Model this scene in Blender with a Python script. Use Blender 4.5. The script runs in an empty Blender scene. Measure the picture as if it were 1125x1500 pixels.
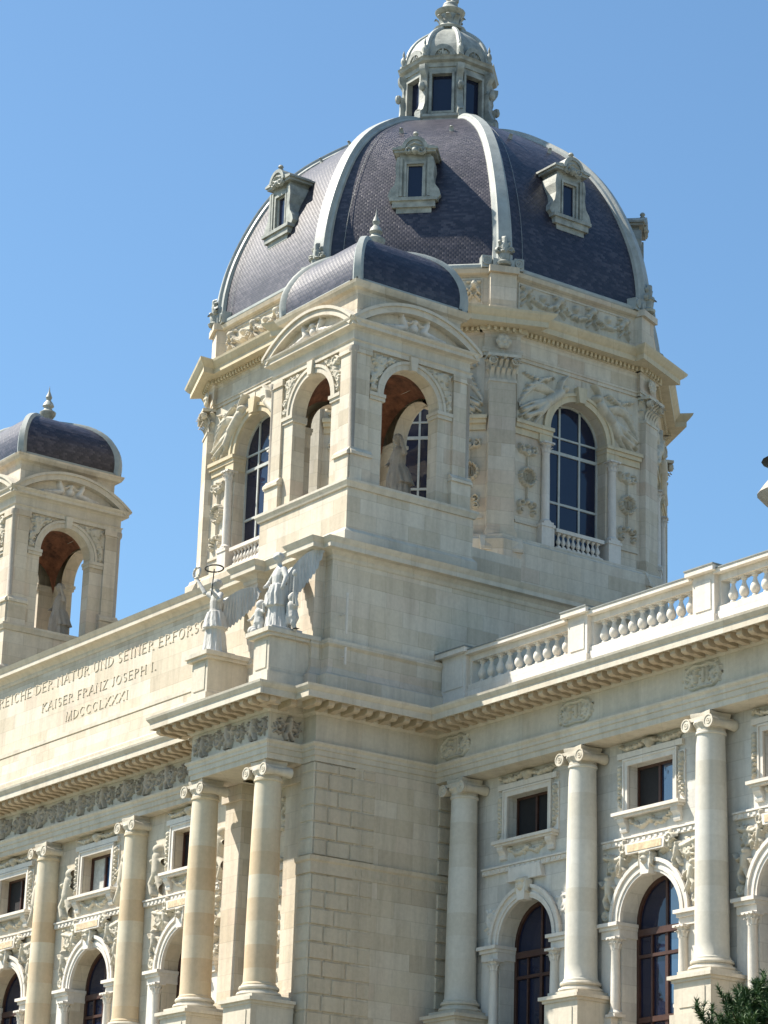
import bpy, bmesh, math, random
import numpy as np
from mathutils import Matrix, Vector
R = math.radians
PI = math.pi
random.seed(7)
rng = np.random.default_rng(7)
scene = bpy.context.scene
COL = scene.collection

# ------------------------------------------------------------------ camera, sky, sun, exposure
YAW, PITCH, ROLL, FPX = R(54.62237926), R(18.54211447), R(1.8621325), 4013.19
cam_d = bpy.data.cameras.new('camera')
cam = bpy.data.objects.new('camera', cam_d)
COL.objects.link(cam)
fw = Vector((-math.sin(YAW) * math.cos(PITCH), math.cos(YAW) * math.cos(PITCH), math.sin(PITCH)))
rt = Vector((math.cos(YAW), math.sin(YAW), 0))
up = rt.cross(fw)
rt2 = math.cos(ROLL) * rt + math.sin(ROLL) * up
up2 = -math.sin(ROLL) * rt + math.cos(ROLL) * up
cam.matrix_world = Matrix(((rt2.x, up2.x, -fw.x, 78.74), (rt2.y, up2.y, -fw.y, -53.15), (rt2.z, up2.z, -fw.z, 1.6), (0, 0, 0, 1)))
cam_d.sensor_fit = 'VERTICAL'
cam_d.sensor_height = 36
cam_d.lens = 36 * FPX / 1500
cam_d.clip_start = 0.5
cam_d.clip_end = 5000
scene.camera = cam
SUN_EL, SUN_PHI = R(51.5), R(47)          # azimuth measured from -Y towards -X
w = bpy.data.worlds.new('World')
scene.world = w
w.use_nodes = True
nt = w.node_tree
bg = nt.nodes['Background']
sky = nt.nodes.new('ShaderNodeTexSky')
sky.sky_type = 'NISHITA'
sky.sun_disc = False
sky.sun_elevation = SUN_EL
sky.sun_rotation = R(180) + SUN_PHI
sky.altitude = 200
sky.air_density = 1.0
sky.dust_density = 1.0
sky.ozone_density = 1.0
tint = nt.nodes.new('ShaderNodeMix'); tint.data_type = 'RGBA'; tint.blend_type = 'MULTIPLY'; tint.inputs[0].default_value = 1
tint.inputs[7].default_value = (0.84, 1.10, 1.20, 1)
nt.links.new(sky.outputs[0], tint.inputs[6]); nt.links.new(tint.outputs[2], bg.inputs[0])
bg.inputs[1].default_value = 0.075
sun_d = bpy.data.lights.new('sun', 'SUN')
sun_d.energy = 4.8
sun_d.angle = R(0.53)
sun_d.color = (1.0, 0.93, 0.82)
sun = bpy.data.objects.new('sun', sun_d)
COL.objects.link(sun)
sd = Vector((-math.sin(SUN_PHI) * math.cos(SUN_EL), -math.cos(SUN_PHI) * math.cos(SUN_EL), math.sin(SUN_EL)))
sun.rotation_euler = sd.to_track_quat('Z', 'Y').to_euler()
sun.location = (-60, -60, 90)
scene.view_settings.view_transform = 'Standard'
scene.view_settings.look = 'None'
scene.view_settings.exposure = 1.1
scene.view_settings.gamma = 1

# ------------------------------------------------------------------ materials
def new_mat(name):
    m = bpy.data.materials.new(name)
    m.use_nodes = True
    n = m.node_tree
    return m, n, n.nodes['Principled BSDF'], n.links

def math_node(n, op, a, b=None, c=None):
    k = n.nodes.new('ShaderNodeMath'); k.operation = op
    for i, v in enumerate((a, b, c)):
        if v is None: continue
        if isinstance(v, (int, float)): k.inputs[i].default_value = v
        else: n.links.new(v, k.inputs[i])
    return k.outputs[0]

def ramp(n, src, stops):
    r = n.nodes.new('ShaderNodeValToRGB')
    e = r.color_ramp.elements
    while len(e) < len(stops): e.new(0.5)
    for k, (p, c) in enumerate(stops):
        e[k].position = p; e[k].color = (*c, 1)
    n.links.new(src, r.inputs[0])
    return r.outputs[0]

def mix(n, fac, a, b, mode='MIX'):
    k = n.nodes.new('ShaderNodeMix'); k.data_type = 'RGBA'; k.blend_type = mode
    if isinstance(fac, (int, float)): k.inputs[0].default_value = fac
    else: n.links.new(fac, k.inputs[0])
    for i, v in ((6, a), (7, b)):
        if isinstance(v, tuple): k.inputs[i].default_value = (*v, 1)
        else: n.links.new(v, k.inputs[i])
    return k.outputs[2]

def noise(n, vec, scale, detail=4, rough=0.55):
    k = n.nodes.new('ShaderNodeTexNoise')
    k.inputs['Scale'].default_value = scale; k.inputs['Detail'].default_value = detail
    k.inputs['Roughness'].default_value = rough
    if vec is not None: n.links.new(vec, k.inputs['Vector'])
    return k.outputs[0]

def stone(name, stops, bw=1.3, bh=0.6, joint=0.0, stain=0.25, bump=0.25, zoff=0.3, dirt=(0.16, 0.14, 0.11)):
    """ashlar: every block its own tint, soft streaks and specks"""
    m, n, p, L = new_mat(name)
    g = n.nodes.new('ShaderNodeNewGeometry')
    s = n.nodes.new('ShaderNodeSeparateXYZ'); L.new(g.outputs['Position'], s.inputs[0])
    x, y, z = s.outputs
    row = math_node(n, 'FLOOR', math_node(n, 'DIVIDE', math_node(n, 'ADD', z, -zoff), bh))
    so = math_node(n, 'ADD', math_node(n, 'ADD', x, y), math_node(n, 'MULTIPLY', row, bw * 0.5))
    cu = math_node(n, 'DIVIDE', so, bw)
    cell = math_node(n, 'FLOOR', cu)
    cv = n.nodes.new('ShaderNodeCombineXYZ'); L.new(cell, cv.inputs[0]); L.new(row, cv.inputs[1])
    wn = n.nodes.new('ShaderNodeTexWhiteNoise'); wn.noise_dimensions = '2D'; L.new(cv.outputs[0], wn.inputs['Vector'])
    n1 = noise(n, g.outputs['Position'], 0.35, 3)
    fac = math_node(n, 'ADD', math_node(n, 'MULTIPLY', wn.outputs[0], 0.62), math_node(n, 'MULTIPLY', n1, 0.42))
    col = ramp(n, fac, stops)
    # rain streaks: noise squeezed in z
    mp = n.nodes.new('ShaderNodeMapping'); mp.inputs['Scale'].default_value = (1.5, 1.5, 0.16)
    L.new(g.outputs['Position'], mp.inputs[0])
    st = ramp(n, noise(n, mp.outputs[0], 1.4, 6, 0.65), [(0.45, (0, 0, 0)), (0.75, (1, 1, 1))])
    col = mix(n, math_node(n, 'MULTIPLY', st, stain), col, dirt)
    sp = ramp(n, noise(n, g.outputs['Position'], 5.5, 5, 0.7), [(0.3, (0.90, 0.90, 0.90)), (0.7, (1.04, 1.04, 1.04))])
    col = mix(n, 1.0, col, sp, 'MULTIPLY')
    if joint > 0:
        fz = math_node(n, 'FRACT', math_node(n, 'DIVIDE', math_node(n, 'ADD', z, -zoff), bh))
        fu = math_node(n, 'FRACT', cu)
        j = math_node(n, 'MAXIMUM', math_node(n, 'LESS_THAN', fz, 0.03 / bh), math_node(n, 'LESS_THAN', fu, 0.03 / bw))
        col = mix(n, math_node(n, 'MULTIPLY', j, joint), col, dirt)
    L.new(col, p.inputs['Base Color'])
    p.inputs['Roughness'].default_value = 0.86
    p.inputs['Specular IOR Level'].default_value = 0.25
    b = n.nodes.new('ShaderNodeBump'); b.inputs['Strength'].default_value = bump; b.inputs['Distance'].default_value = 0.04
    L.new(noise(n, g.outputs['Position'], 9, 6, 0.7), b.inputs['Height'])
    L.new(b.outputs[0], p.inputs['Normal'])
    return m

def simple(name, c, rough=0.6, metal=0.0, var=0.15, scale=3.0, bump=0.15, spec=0.4, c2=None):
    m, n, p, L = new_mat(name)
    g = n.nodes.new('ShaderNodeNewGeometry')
    f = noise(n, g.outputs['Position'], scale, 5, 0.65)
    lo = tuple(v * (1 - var) for v in c); hi = tuple(min(1, v * (1 + var)) for v in (c2 or c))
    L.new(ramp(n, f, [(0.3, lo), (0.7, hi)]), p.inputs['Base Color'])
    p.inputs['Roughness'].default_value = rough; p.inputs['Metallic'].default_value = metal
    p.inputs['Specular IOR Level'].default_value = spec
    if bump:
        b = n.nodes.new('ShaderNodeBump'); b.inputs['Strength'].default_value = bump; b.inputs['Distance'].default_value = 0.03
        L.new(noise(n, g.outputs['Position'], scale * 5, 5, 0.7), b.inputs['Height']); L.new(b.outputs[0], p.inputs['Normal'])
    return m

def slate_mat(name, uw=0.21, vh=0.11):
    m, n, p, L = new_mat(name)
    uv = n.nodes.new('ShaderNodeUVMap'); uv.uv_map = 'UVMap'
    s = n.nodes.new('ShaderNodeSeparateXYZ'); L.new(uv.outputs[0], s.inputs[0])
    u, v = s.outputs[0], s.outputs[1]
    vr = math_node(n, 'DIVIDE', v, vh)
    row = math_node(n, 'FLOOR', vr); fv = math_node(n, 'FRACT', vr)
    ur = math_node(n, 'ADD', math_node(n, 'DIVIDE', u, uw), math_node(n, 'MULTIPLY', row, 0.5))
    cell = math_node(n, 'FLOOR', ur); fu = math_node(n, 'FRACT', ur)
    cv = n.nodes.new('ShaderNodeCombineXYZ'); L.new(cell, cv.inputs[0]); L.new(row, cv.inputs[1])
    wn = n.nodes.new('ShaderNodeTexWhiteNoise'); wn.noise_dimensions = '2D'; L.new(cv.outputs[0], wn.inputs['Vector'])
    g = n.nodes.new('ShaderNodeNewGeometry')
    big = noise(n, g.outputs['Position'], 0.6, 5, 0.65)
    f = math_node(n, 'ADD', math_node(n, 'MULTIPLY', wn.outputs[0], 0.38), math_node(n, 'MULTIPLY', big, 0.62))
    L.new(ramp(n, f, [(0.25, (0.009, 0.008, 0.016)), (0.5, (0.018, 0.015, 0.026)), (0.75, (0.058, 0.050, 0.062))]), p.inputs['Base Color'])
    # scale shape: lower edge of each slate is lifted and rounded
    du = math_node(n, 'ABSOLUTE', math_node(n, 'SUBTRACT', fu, 0.5))
    hgt = math_node(n, 'SUBTRACT', math_node(n, 'SUBTRACT', 1.0, fv), math_node(n, 'MULTIPLY', math_node(n, 'POWER', du, 2.0), 2.6))
    hgt = math_node(n, 'ADD', hgt, math_node(n, 'MULTIPLY', wn.outputs[0], 0.35))
    b = n.nodes.new('ShaderNodeBump'); b.inputs['Strength'].default_value = 0.42; b.inputs['Distance'].default_value = 0.02
    L.new(hgt, b.inputs['Height']); L.new(b.outputs[0], p.inputs['Normal'])
    p.inputs['Roughness'].default_value = 0.44
    p.inputs['Specular IOR Level'].default_value = 0.6
    return m

def glass(name, c, ior, rough=0.04):
    m, n, p, L = new_mat(name)
    p.inputs['Base Color'].default_value = (*c, 1); p.inputs['Roughness'].default_value = rough
    p.inputs['IOR'].default_value = ior
    g = n.nodes.new('ShaderNodeNewGeometry')
    b = n.nodes.new('ShaderNodeBump'); b.inputs['Strength'].default_value = 0.22; b.inputs['Distance'].default_value = 0.05
    L.new(noise(n, g.outputs['Position'], 1.1, 2), b.inputs['Height']); L.new(b.outputs[0], p.inputs['Normal'])
    return m

CREAM = [(0.1, (0.45, 0.38, 0.29)), (0.35, (0.55, 0.48, 0.37)), (0.6, (0.61, 0.55, 0.45)), (0.92, (0.53, 0.43, 0.33))]
M = dict(
    stone=stone('cream_ashlar', CREAM, 1.5, 0.6, 0.2, 0.34),
    trim=stone('pale_trim_stone', [(0.0, (0.50, 0.45, 0.36)), (0.5, (0.57, 0.52, 0.43)), (1.0, (0.52, 0.45, 0.35))], 2.1, 3.0, 0.15, 0.3),
    cornice=stone('yellow_cornice_stone', [(0.0, (0.52, 0.44, 0.30)), (0.5, (0.59, 0.51, 0.36)), (1.0, (0.54, 0.43, 0.28))], 2.0, 3.0, 0.2, 0.28),
    shaft=stone('banded_column_stone', [(0.1, (0.48, 0.33, 0.19)), (0.35, (0.57, 0.45, 0.30)), (0.6, (0.62, 0.55, 0.42)), (0.9, (0.50, 0.34, 0.19))], 60.0, 0.82, 0, 0.2, 0.12),
    carved=stone('carved_grey_stone', [(0.0, (0.46, 0.41, 0.33)), (0.5, (0.58, 0.53, 0.43)), (1.0, (0.52, 0.45, 0.34))], 3.0, 3.0, 0, 0.42, 0.4, 0.3, (0.10, 0.09, 0.075)),
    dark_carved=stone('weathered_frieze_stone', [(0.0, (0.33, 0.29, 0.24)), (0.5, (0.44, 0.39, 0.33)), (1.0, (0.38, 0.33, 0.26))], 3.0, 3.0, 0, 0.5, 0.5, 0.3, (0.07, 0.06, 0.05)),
    stone_grey=stone('grey_limestone_ashlar', [(0.0, (0.44, 0.42, 0.38)), (0.4, (0.53, 0.51, 0.47)), (0.7, (0.58, 0.56, 0.51)), (1.0, (0.52, 0.48, 0.41))], 1.5, 0.6, 0.2, 0.32),
    shaft_grey=stone('grey_column_stone', [(0.0, (0.50, 0.46, 0.38)), (0.4, (0.55, 0.52, 0.45)), (0.7, (0.59, 0.57, 0.51)), (1.0, (0.52, 0.46, 0.37))], 60.0, 0.82, 0, 0.16, 0.1),
    modillion=stone('bounce_browned_stone', [(0.0, (0.42, 0.33, 0.23)), (0.5, (0.50, 0.41, 0.30)), (1.0, (0.44, 0.34, 0.23))], 0.9, 3.0, 0, 0.4),  # brown paints the warm bounce light under the cornice into the brackets
    statue=stone('statue_stone', [(0.0, (0.40, 0.39, 0.37)), (0.5, (0.52, 0.51, 0.48)), (1.0, (0.45, 0.42, 0.38))], 3.0, 3.0, 0, 0.5, 0.4),
    white=stone('white_limestone', [(0.0, (0.60, 0.56, 0.50)), (0.5, (0.66, 0.62, 0.56)), (1.0, (0.60, 0.54, 0.46))], 1.6, 3.0, 0.1, 0.2),
    letter=simple('letter_stone', (0.54, 0.47, 0.36), 0.8),
    rust=stone('rusticated_stone', [(0.0, (0.48, 0.41, 0.31)), (0.5, (0.56, 0.49, 0.38)), (1.0, (0.53, 0.44, 0.33))], 1.3, 0.6, 0, 0.3, 1.0),
    slate=slate_mat('fish_scale_slate'),
    lead=simple('lead_rib', (0.32, 0.335, 0.31), 0.5, 0.0, 0.2, 1.5, 0.2, 0.5),
    zinc=simple('green_grey_zinc', (0.22, 0.23, 0.205), 0.55, 0.0, 0.3, 2.0, 0.3, 0.45, (0.30, 0.305, 0.27)),
    terra=simple('painted_terracotta_vault', (0.13, 0.052, 0.028), 0.85, 0, 0.7, 2.4, 0.2),
    glass=glass('dark_window_glass', (0.010, 0.014, 0.035), 1.5),
    glass_sky=glass('sky_reflecting_glass', (0.01, 0.035, 0.085), 2.3),
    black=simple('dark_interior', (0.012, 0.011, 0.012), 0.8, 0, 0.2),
    wood=simple('brown_window_wood', (0.055, 0.024, 0.017), 0.5, 0, 0.3, 4),
    bar=simple('pale_window_bar', (0.42, 0.43, 0.40), 0.6),
    metal=simple('dark_bronze', (0.05, 0.05, 0.045), 0.45, 0.6),
    mosaic=simple('orange_mosaic', (0.55, 0.42, 0.27), 0.6, 0, 0.35, 9),
    curtain=simple('pale_curtain', (0.45, 0.45, 0.42), 0.8, 0, 0.2, 6),
    roof=simple('flat_roof_sheet', (0.20, 0.21, 0.2), 0.7),
    bark=simple('bark', (0.09, 0.06, 0.04), 0.9, 0, 0.3, 8),
)

# ------------------------------------------------------------------ mesh helpers
def frame(ox, oy, nx, ny, oz=0.0):
    """local (u, d, z): u along the wall, d outwards, z up"""
    return Matrix(((-ny, nx, 0, ox), (nx, ny, 0, oy), (0, 0, 1, oz), (0, 0, 0, 1)))

SPLIT = dict(modillion_row=.45, dentil_row=.3, pilaster=.1, impost=.1, wall_pilaster=.1, dark_room=.1, wall_panel=.05, tower_link=.1, quoin_block_strip=.08, sill_console=.05)
class MB:
    def __init__(s): s.v = []; s.f = []; s.uv = []; s.has_uv = False
    def add(s, T, vs, fs, uvs=None):
        o = len(s.v)
        s.v += [tuple(T @ Vector(p)) for p in vs] if T is not None else [tuple(p) for p in vs]
        s.f += [tuple(i + o for i in f) for f in fs]
        if uvs is not None: s.has_uv = True; s.uv += uvs
        else: s.uv += [[(0, 0)] * len(f) for f in fs]
        return s
    def box(s, T, u0, u1, d0, d1, z0, z1):
        vs = [(u, d, z) for z in (z0, z1) for d in (d0, d1) for u in (u0, u1)]
        return s.add(T, vs, [(0, 1, 3, 2), (4, 6, 7, 5), (0, 4, 5, 1), (2, 3, 7, 6), (0, 2, 6, 4), (1, 5, 7, 3)])
    def taper(s, T, u0, u1, d0, d1, z0, z1, g):
        """box whose outer face is smaller by g (rusticated block)"""
        vs = [(u0, d0, z0), (u1, d0, z0), (u1, d0, z1), (u0, d0, z1), (u0 + g, d1, z0 + g), (u1 - g, d1, z0 + g), (u1 - g, d1, z1 - g), (u0 + g, d1, z1 - g)]
        return s.add(T, vs, [(4, 5, 6, 7), (0, 1, 5, 4), (1, 2, 6, 5), (2, 3, 7, 6), (3, 0, 4, 7)])
    def prism(s, T, poly, d0, d1):
        """polygon in (u, z) extruded in d"""
        n = len(poly)
        vs = [(a, d0, b) for a, b in poly] + [(a, d1, b) for a, b in poly]
        return s.add(T, vs, [tuple(range(n)), tuple(range(2 * n - 1, n - 1, -1))] + [(i, (i + 1) % n, n + (i + 1) % n, n + i) for i in range(n)])
    def prism_dz(s, T, poly, u0, u1):
        """polygon in (d, z) extruded in u"""
        n = len(poly)
        vs = [(u0, a, b) for a, b in poly] + [(u1, a, b) for a, b in poly]
        return s.add(T, vs, [tuple(range(n)), tuple(range(2 * n - 1, n - 1, -1))] + [(i, (i + 1) % n, n + (i + 1) % n, n + i) for i in range(n)])
    def lathe(s, T, prof, seg=20, ax=(0, 0), square=False):
        vs = []; n = len(prof)
        for r, z in prof:
            for k in range(seg):
                a = 2 * PI * (k + (0.5 if square else 0)) / seg
                vs.append((ax[0] + r * math.cos(a), ax[1] + r * math.sin(a), z))
        fs = [(i * seg + k, i * seg + (k + 1) % seg, (i + 1) * seg + (k + 1) % seg, (i + 1) * seg + k) for i in range(n - 1) for k in range(seg)]
        fs += [tuple(range(seg)), tuple(range((n - 1) * seg, n * seg))]
        return s.add(T, vs, fs)
    def sweep(s, path, prof, closed=False, caps=True):
        """moulding: profile (offset, z) mitred along a plan path; outside is to the right of travel"""
        n = len(path); ms = []
        for i in range(n):
            p = Vector(path[i])
            a = Vector(path[i - 1]) if (closed or i > 0) else None
            b = Vector(path[(i + 1) % n]) if (closed or i < n - 1) else None
            d1 = (p - a).normalized() if a is not None else None
            d2 = (b - p).normalized() if b is not None else None
            if d1 is None: d1 = d2
            if d2 is None: d2 = d1
            n1 = Vector((d1.y, -d1.x)); n2 = Vector((d2.y, -d2.x))
            m = (n1 + n2); m = m / max(0.3, m.dot(n1))
            ms.append((p, m))
        vs = [(p.x + m.x * o, p.y + m.y * o, z) for p, m in ms for o, z in prof]
        k = len(prof); fs = []
        for i in range(n if closed else n - 1):
            j = (i + 1) % n
            fs += [(i * k + q, j * k + q, j * k + q + 1, i * k + q + 1) for q in range(k - 1)]
        if caps and not closed:
            fs += [tuple(range(k)), tuple(range((n - 1) * k, n * k))]
        return s.add(None, vs, fs)
    def arch_band(s, T, cu, zs, r0, r1, d0, d1, a0=0, a1=180, seg=20):
        """semicircular band between radii r0 and r1"""
        vs = []
        for i in range(seg + 1):
            a = R(a0 + (a1 - a0) * i / seg); c, q = math.cos(a), math.sin(a)
            for r, d in ((r0, d0), (r0, d1), (r1, d1), (r1, d0)): vs.append((cu + r * c, d, zs + r * q))
        fs = [(4 * i + k, 4 * i + (k + 1) % 4, 4 * i + 4 + (k + 1) % 4, 4 * i + 4 + k) for i in range(seg) for k in range(4)]
        fs += [(0, 1, 2, 3), (4 * seg, 4 * seg + 1, 4 * seg + 2, 4 * seg + 3)]
        return s.add(T, vs, fs)
    def wall_arch(s, T, u0, u1, z0, z1, cu, r, zs, zb, d, dep, seg=20):
        """wall sheet with a round-headed opening and its reveals"""
        A = [(cu + r * math.cos(PI * i / seg), zs + r * math.sin(PI * i / seg)) for i in range(seg + 1)]
        q = lambda P: s.add(T, [(a, d, b) for a, b in P], [tuple(range(len(P)))])
        q([(u0, z0), (cu - r, z0), (cu - r, zs), (u0, zs)]); q([(cu + r, z0), (u1, z0), (u1, zs), (cu + r, zs)])
        q([(u0, zs), (cu - r, zs), (cu - r, z1), (u0, z1)]); q([(cu + r, zs), (u1, zs), (u1, z1), (cu + r, z1)])
        if zb > z0: q([(cu - r, z0), (cu + r, z0), (cu + r, zb), (cu - r, zb)])
        for i in range(seg): q([A[i], (A[i][0], z1), (A[i + 1][0], z1), A[i + 1]])
        O = [(cu + r, zb)] + A + [(cu - r, zb)]
        for i in range(len(O) - 1):
            s.add(T, [(O[i][0], d, O[i][1]), (O[i + 1][0], d, O[i + 1][1]), (O[i + 1][0], d - dep, O[i + 1][1]), (O[i][0], d - dep, O[i][1])], [(0, 1, 2, 3)])
        if zb > z0: s.add(T, [(cu - r, d, zb), (cu + r, d, zb), (cu + r, d - dep, zb), (cu - r, d - dep, zb)], [(0, 1, 2, 3)])
        return s
    def wall_rect(s, T, u0, u1, z0, z1, a, b, c, e, d, dep):
        q = lambda P: s.add(T, [(x, d, y) for x, y in P], [tuple(range(len(P)))])
        q([(u0, z0), (a, z0), (a, z1), (u0, z1)]); q([(b, z0), (u1, z0), (u1, z1), (b, z1)])
        q([(a, z0), (b, z0), (b, c), (a, c)]); q([(a, e), (b, e), (b, z1), (a, z1)])
        O = [(a, c), (b, c), (b, e), (a, e)]
        for i in range(4):
            p, r = O[i], O[(i + 1) % 4]
            s.add(T, [(p[0], d, p[1]), (r[0], d, r[1]), (r[0], d - dep, r[1]), (p[0], d - dep, p[1])], [(0, 1, 2, 3)])
        return s
    def tube(s, pts, rads, seg=7):
        vs = []; n = len(pts)
        for i, p in enumerate(pts):
            p = Vector(p); t = (Vector(pts[min(i + 1, n - 1)]) - Vector(pts[max(i - 1, 0)])).normalized()
            a = t.orthogonal().normalized(); b = t.cross(a)
            for k in range(seg):
                q = 2 * PI * k / seg; vs.append(tuple(p + rads[i] * (math.cos(q) * a + math.sin(q) * b)))
        fs = [(i * seg + k, i * seg + (k + 1) % seg, (i + 1) * seg + (k + 1) % seg, (i + 1) * seg + k) for i in range(n - 1) for k in range(seg)]
        fs += [tuple(range(seg)), tuple(range((n - 1) * seg, n * seg))]
        return s.add(None, vs, fs)
    def leaf(s, T, bx, by, bz, ang, h, w_, out):
        """acanthus leaf curling outwards from a bell"""
        c, q = math.cos(ang), math.sin(ang); vs = []
        for t, o, ww in ((0, 0, 1), (0.45, 0.10, 1.05), (0.8, 0.45, 0.95), (1.0, 1.0, 0.7), (0.88, 1.25, 0.35)):
            for sd_ in (-1, 0, 1):
                rr = o * out + (0.03 if sd_ == 0 else 0)
                vs.append((bx + c * rr - q * sd_ * ww * w_ / 2, by + q * rr + c * sd_ * ww * w_ / 2, bz + t * h))
        fs = [(3 * i + k, 3 * i + k + 1, 3 * i + 4 + k, 3 * i + 3 + k) for i in range(4) for k in range(2)]
        n0 = len(vs); vs += [(x - c * 0.03, y - q * 0.03, z) for x, y, z in vs]
        fs += [tuple(n0 + i for i in f) for f in fs]
        return s.add(T, vs, fs)
    def pieces(s, gap):
        par = list(range(len(s.v)))
        def find(a):
            while par[a] != a: par[a] = par[par[a]]; a = par[a]
            return a
        for f in s.f:
            r0 = find(f[0])
            for i in f[1:]: par[find(i)] = r0
        comp = {}
        for i in range(len(s.v)): comp.setdefault(find(i), []).append(i)
        bb = [(np.min([s.v[i] for i in c], 0) - gap / 2, np.max([s.v[i] for i in c], 0) + gap / 2, c) for c in comp.values()]
        grp = list(range(len(bb)))
        def g(a):
            while grp[a] != a: a = grp[a]
            return a
        for a in range(len(bb)):
            for b in range(a):
                if np.all(bb[a][0] <= bb[b][1]) and np.all(bb[b][0] <= bb[a][1]): grp[g(a)] = g(b)
        out = {}
        for a in range(len(bb)): out.setdefault(g(a), []).extend(bb[a][2])
        res = []
        for c in out.values():
            c = sorted(c); mp = {v: i for i, v in enumerate(c)}; q = MB(); q.v = [s.v[i] for i in c]; q.has_uv = s.has_uv
            for f, u in zip(s.f, s.uv):
                if f[0] in mp: q.f.append(tuple(mp[i] for i in f)); q.uv.append(u)
            res.append(q)
        return res
    def build(s, name, mat, parent=None, smooth=0, recalc=True):
        if name in SPLIT:
            P = s.pieces(SPLIT[name])
            if len(P) > 1:
                return [q.build1(name, mat, parent, smooth, recalc) for q in P][0]
        return s.build1(name, mat, parent, smooth, recalc)
    def build1(s, name, mat, parent=None, smooth=0, recalc=True):
        me = bpy.data.meshes.new(name)
        me.from_pydata(s.v, [], s.f); me.update()
        if s.has_uv:
            ul = me.uv_layers.new(name='UVMap'); arr = [c for fu in s.uv for p in fu for c in p]
            ul.data.foreach_set('uv', arr)
        if recalc:
            bm = bmesh.new(); bm.from_mesh(me); bmesh.ops.recalc_face_normals(bm, faces=bm.faces); bm.to_mesh(me); bm.free()
        me.materials.append(M[mat] if isinstance(mat, str) else mat)
        if smooth:
            me.shade_smooth(); me.set_sharp_from_angle(angle=R(smooth))
        o = bpy.data.objects.new(name, me); COL.objects.link(o)
        if parent is not None: o.parent = parent
        return o

def thing(name, label, cat, loc=(0, 0, 0), group=None):
    o = bpy.data.objects.new(name, None); COL.objects.link(o); o.location = loc; o.empty_display_size = 0.5
    o['label'] = label; o['category'] = cat
    if group: o['group'] = group
    return o

# ------------------------------------------------------------------ carved relief: strokes -> height field -> mesh
def relief(T, u0, z0, w_, h_, d, strokes, name, mat, parent, res=0.055, amp=1.0, base=False):
    res *= .8
    nx, nz = int(w_ / res) + 1, int(h_ / res) + 1
    X, Z = np.meshgrid(np.linspace(0, w_, nx), np.linspace(0, h_, nz))
    H = np.zeros_like(X)
    for pts, rad, hk in strokes:
        pts = np.asarray(pts, float)
        if len(pts) == 1: pts = np.vstack([pts, pts + 1e-4])
        rads = np.linspace(rad[0], rad[1], len(pts)) if isinstance(rad, tuple) else np.full(len(pts), rad)
        for i in range(len(pts) - 1):
            a, b = pts[i], pts[i + 1]; rr = (rads[i] + rads[i + 1]) / 2
            x0, x1 = min(a[0], b[0]) - rr, max(a[0], b[0]) + rr; y0, y1 = min(a[1], b[1]) - rr, max(a[1], b[1]) + rr
            i0, i1 = max(0, int(x0 / w_ * (nx - 1))), min(nx, int(x1 / w_ * (nx - 1)) + 2)
            j0, j1 = max(0, int(y0 / h_ * (nz - 1))), min(nz, int(y1 / h_ * (nz - 1)) + 2)
            if i0 >= i1 or j0 >= j1: continue
            xs = X[j0:j1, i0:i1]; zs = Z[j0:j1, i0:i1]
            dx, dy = b - a; l2 = dx * dx + dy * dy + 1e-9
            t = np.clip(((xs - a[0]) * dx + (zs - a[1]) * dy) / l2, 0, 1)
            q = ((xs - a[0] - t * dx) ** 2 + (zs - a[1] - t * dy) ** 2) / (rr * rr)
            H[j0:j1, i0:i1] = np.maximum(H[j0:j1, i0:i1], hk * np.sqrt(np.clip(1 - q, 0, 1)))
    H *= amp
    m = MB(); vs = [(u0 + X[j, i], d + H[j, i] + (0.012 if base else -0.01), z0 + Z[j, i]) for j in range(nz) for i in range(nx)]
    fs = []
    for j in range(nz - 1):
        for i in range(nx - 1):
            if base or max(H[j, i], H[j + 1, i], H[j, i + 1], H[j + 1, i + 1]) > 0.004:
                fs.append((j * nx + i, j * nx + i + 1, (j + 1) * nx + i + 1, (j + 1) * nx + i))
    used = sorted({k for f in fs for k in f}); mp = {k: i for i, k in enumerate(used)}
    m.add(T, [vs[k] for k in used], [tuple(mp[k] for k in f) for f in fs])
    return m.build(name, mat, parent, 60)

def spiral(cx, cy, r, a0, turns=1.2, cw=1, n=12):
    return [(cx + r * (1 - 0.8 * i / n) * math.cos(a0 + cw * turns * 2 * PI * i / n), cy + r * (1 - 0.8 * i / n) * math.sin(a0 + cw * turns * 2 * PI * i / n)) for i in range(n + 1)]

def leafy(pts, r, h, spread, rnd):
    out = []
    for i in range(len(pts) - 1):
        (x0, y0), (x1, y1) = pts[i], pts[i + 1]; t = rnd.random()
        x, y = x0 + (x1 - x0) * t, y0 + (y1 - y0) * t
        dx, dy = x1 - x0, y1 - y0; l = math.hypot(dx, dy) + 1e-6
        for sgn in (-1, 1):
            e = spread * (0.6 + 0.6 * rnd.random())
            out.append(([(x, y), (x + sgn * -dy / l * e + dx / l * e * 0.6, y + sgn * dx / l * e + dy / l * e * 0.6)], (r * 1.1, r * 0.5), h * (0.7 + 0.5 * rnd.random())))
    return out

def scrolls(w_, h_, n, rnd, r=0.07, h=0.12):
    """running acanthus scroll filling a band"""
    S = []; step = w_ / n
    for i in range(n):
        cx = step * (i + 0.5); up_ = 1 if i % 2 else -1; rad = min(step, h_) * 0.42
        P = spiral(cx, h_ / 2 + up_ * 0.03, rad, -up_ * PI / 2 + rnd.uniform(-.3, .3), 1.25, up_)
        S.append((P, (r, r * 0.7), h)); S += leafy(P, r * 0.8, h * 0.8, rad * 0.38, rnd)
        S.append(([(cx, h_ / 2)], r * 1.8, h * 1.3))
    return S

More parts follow.
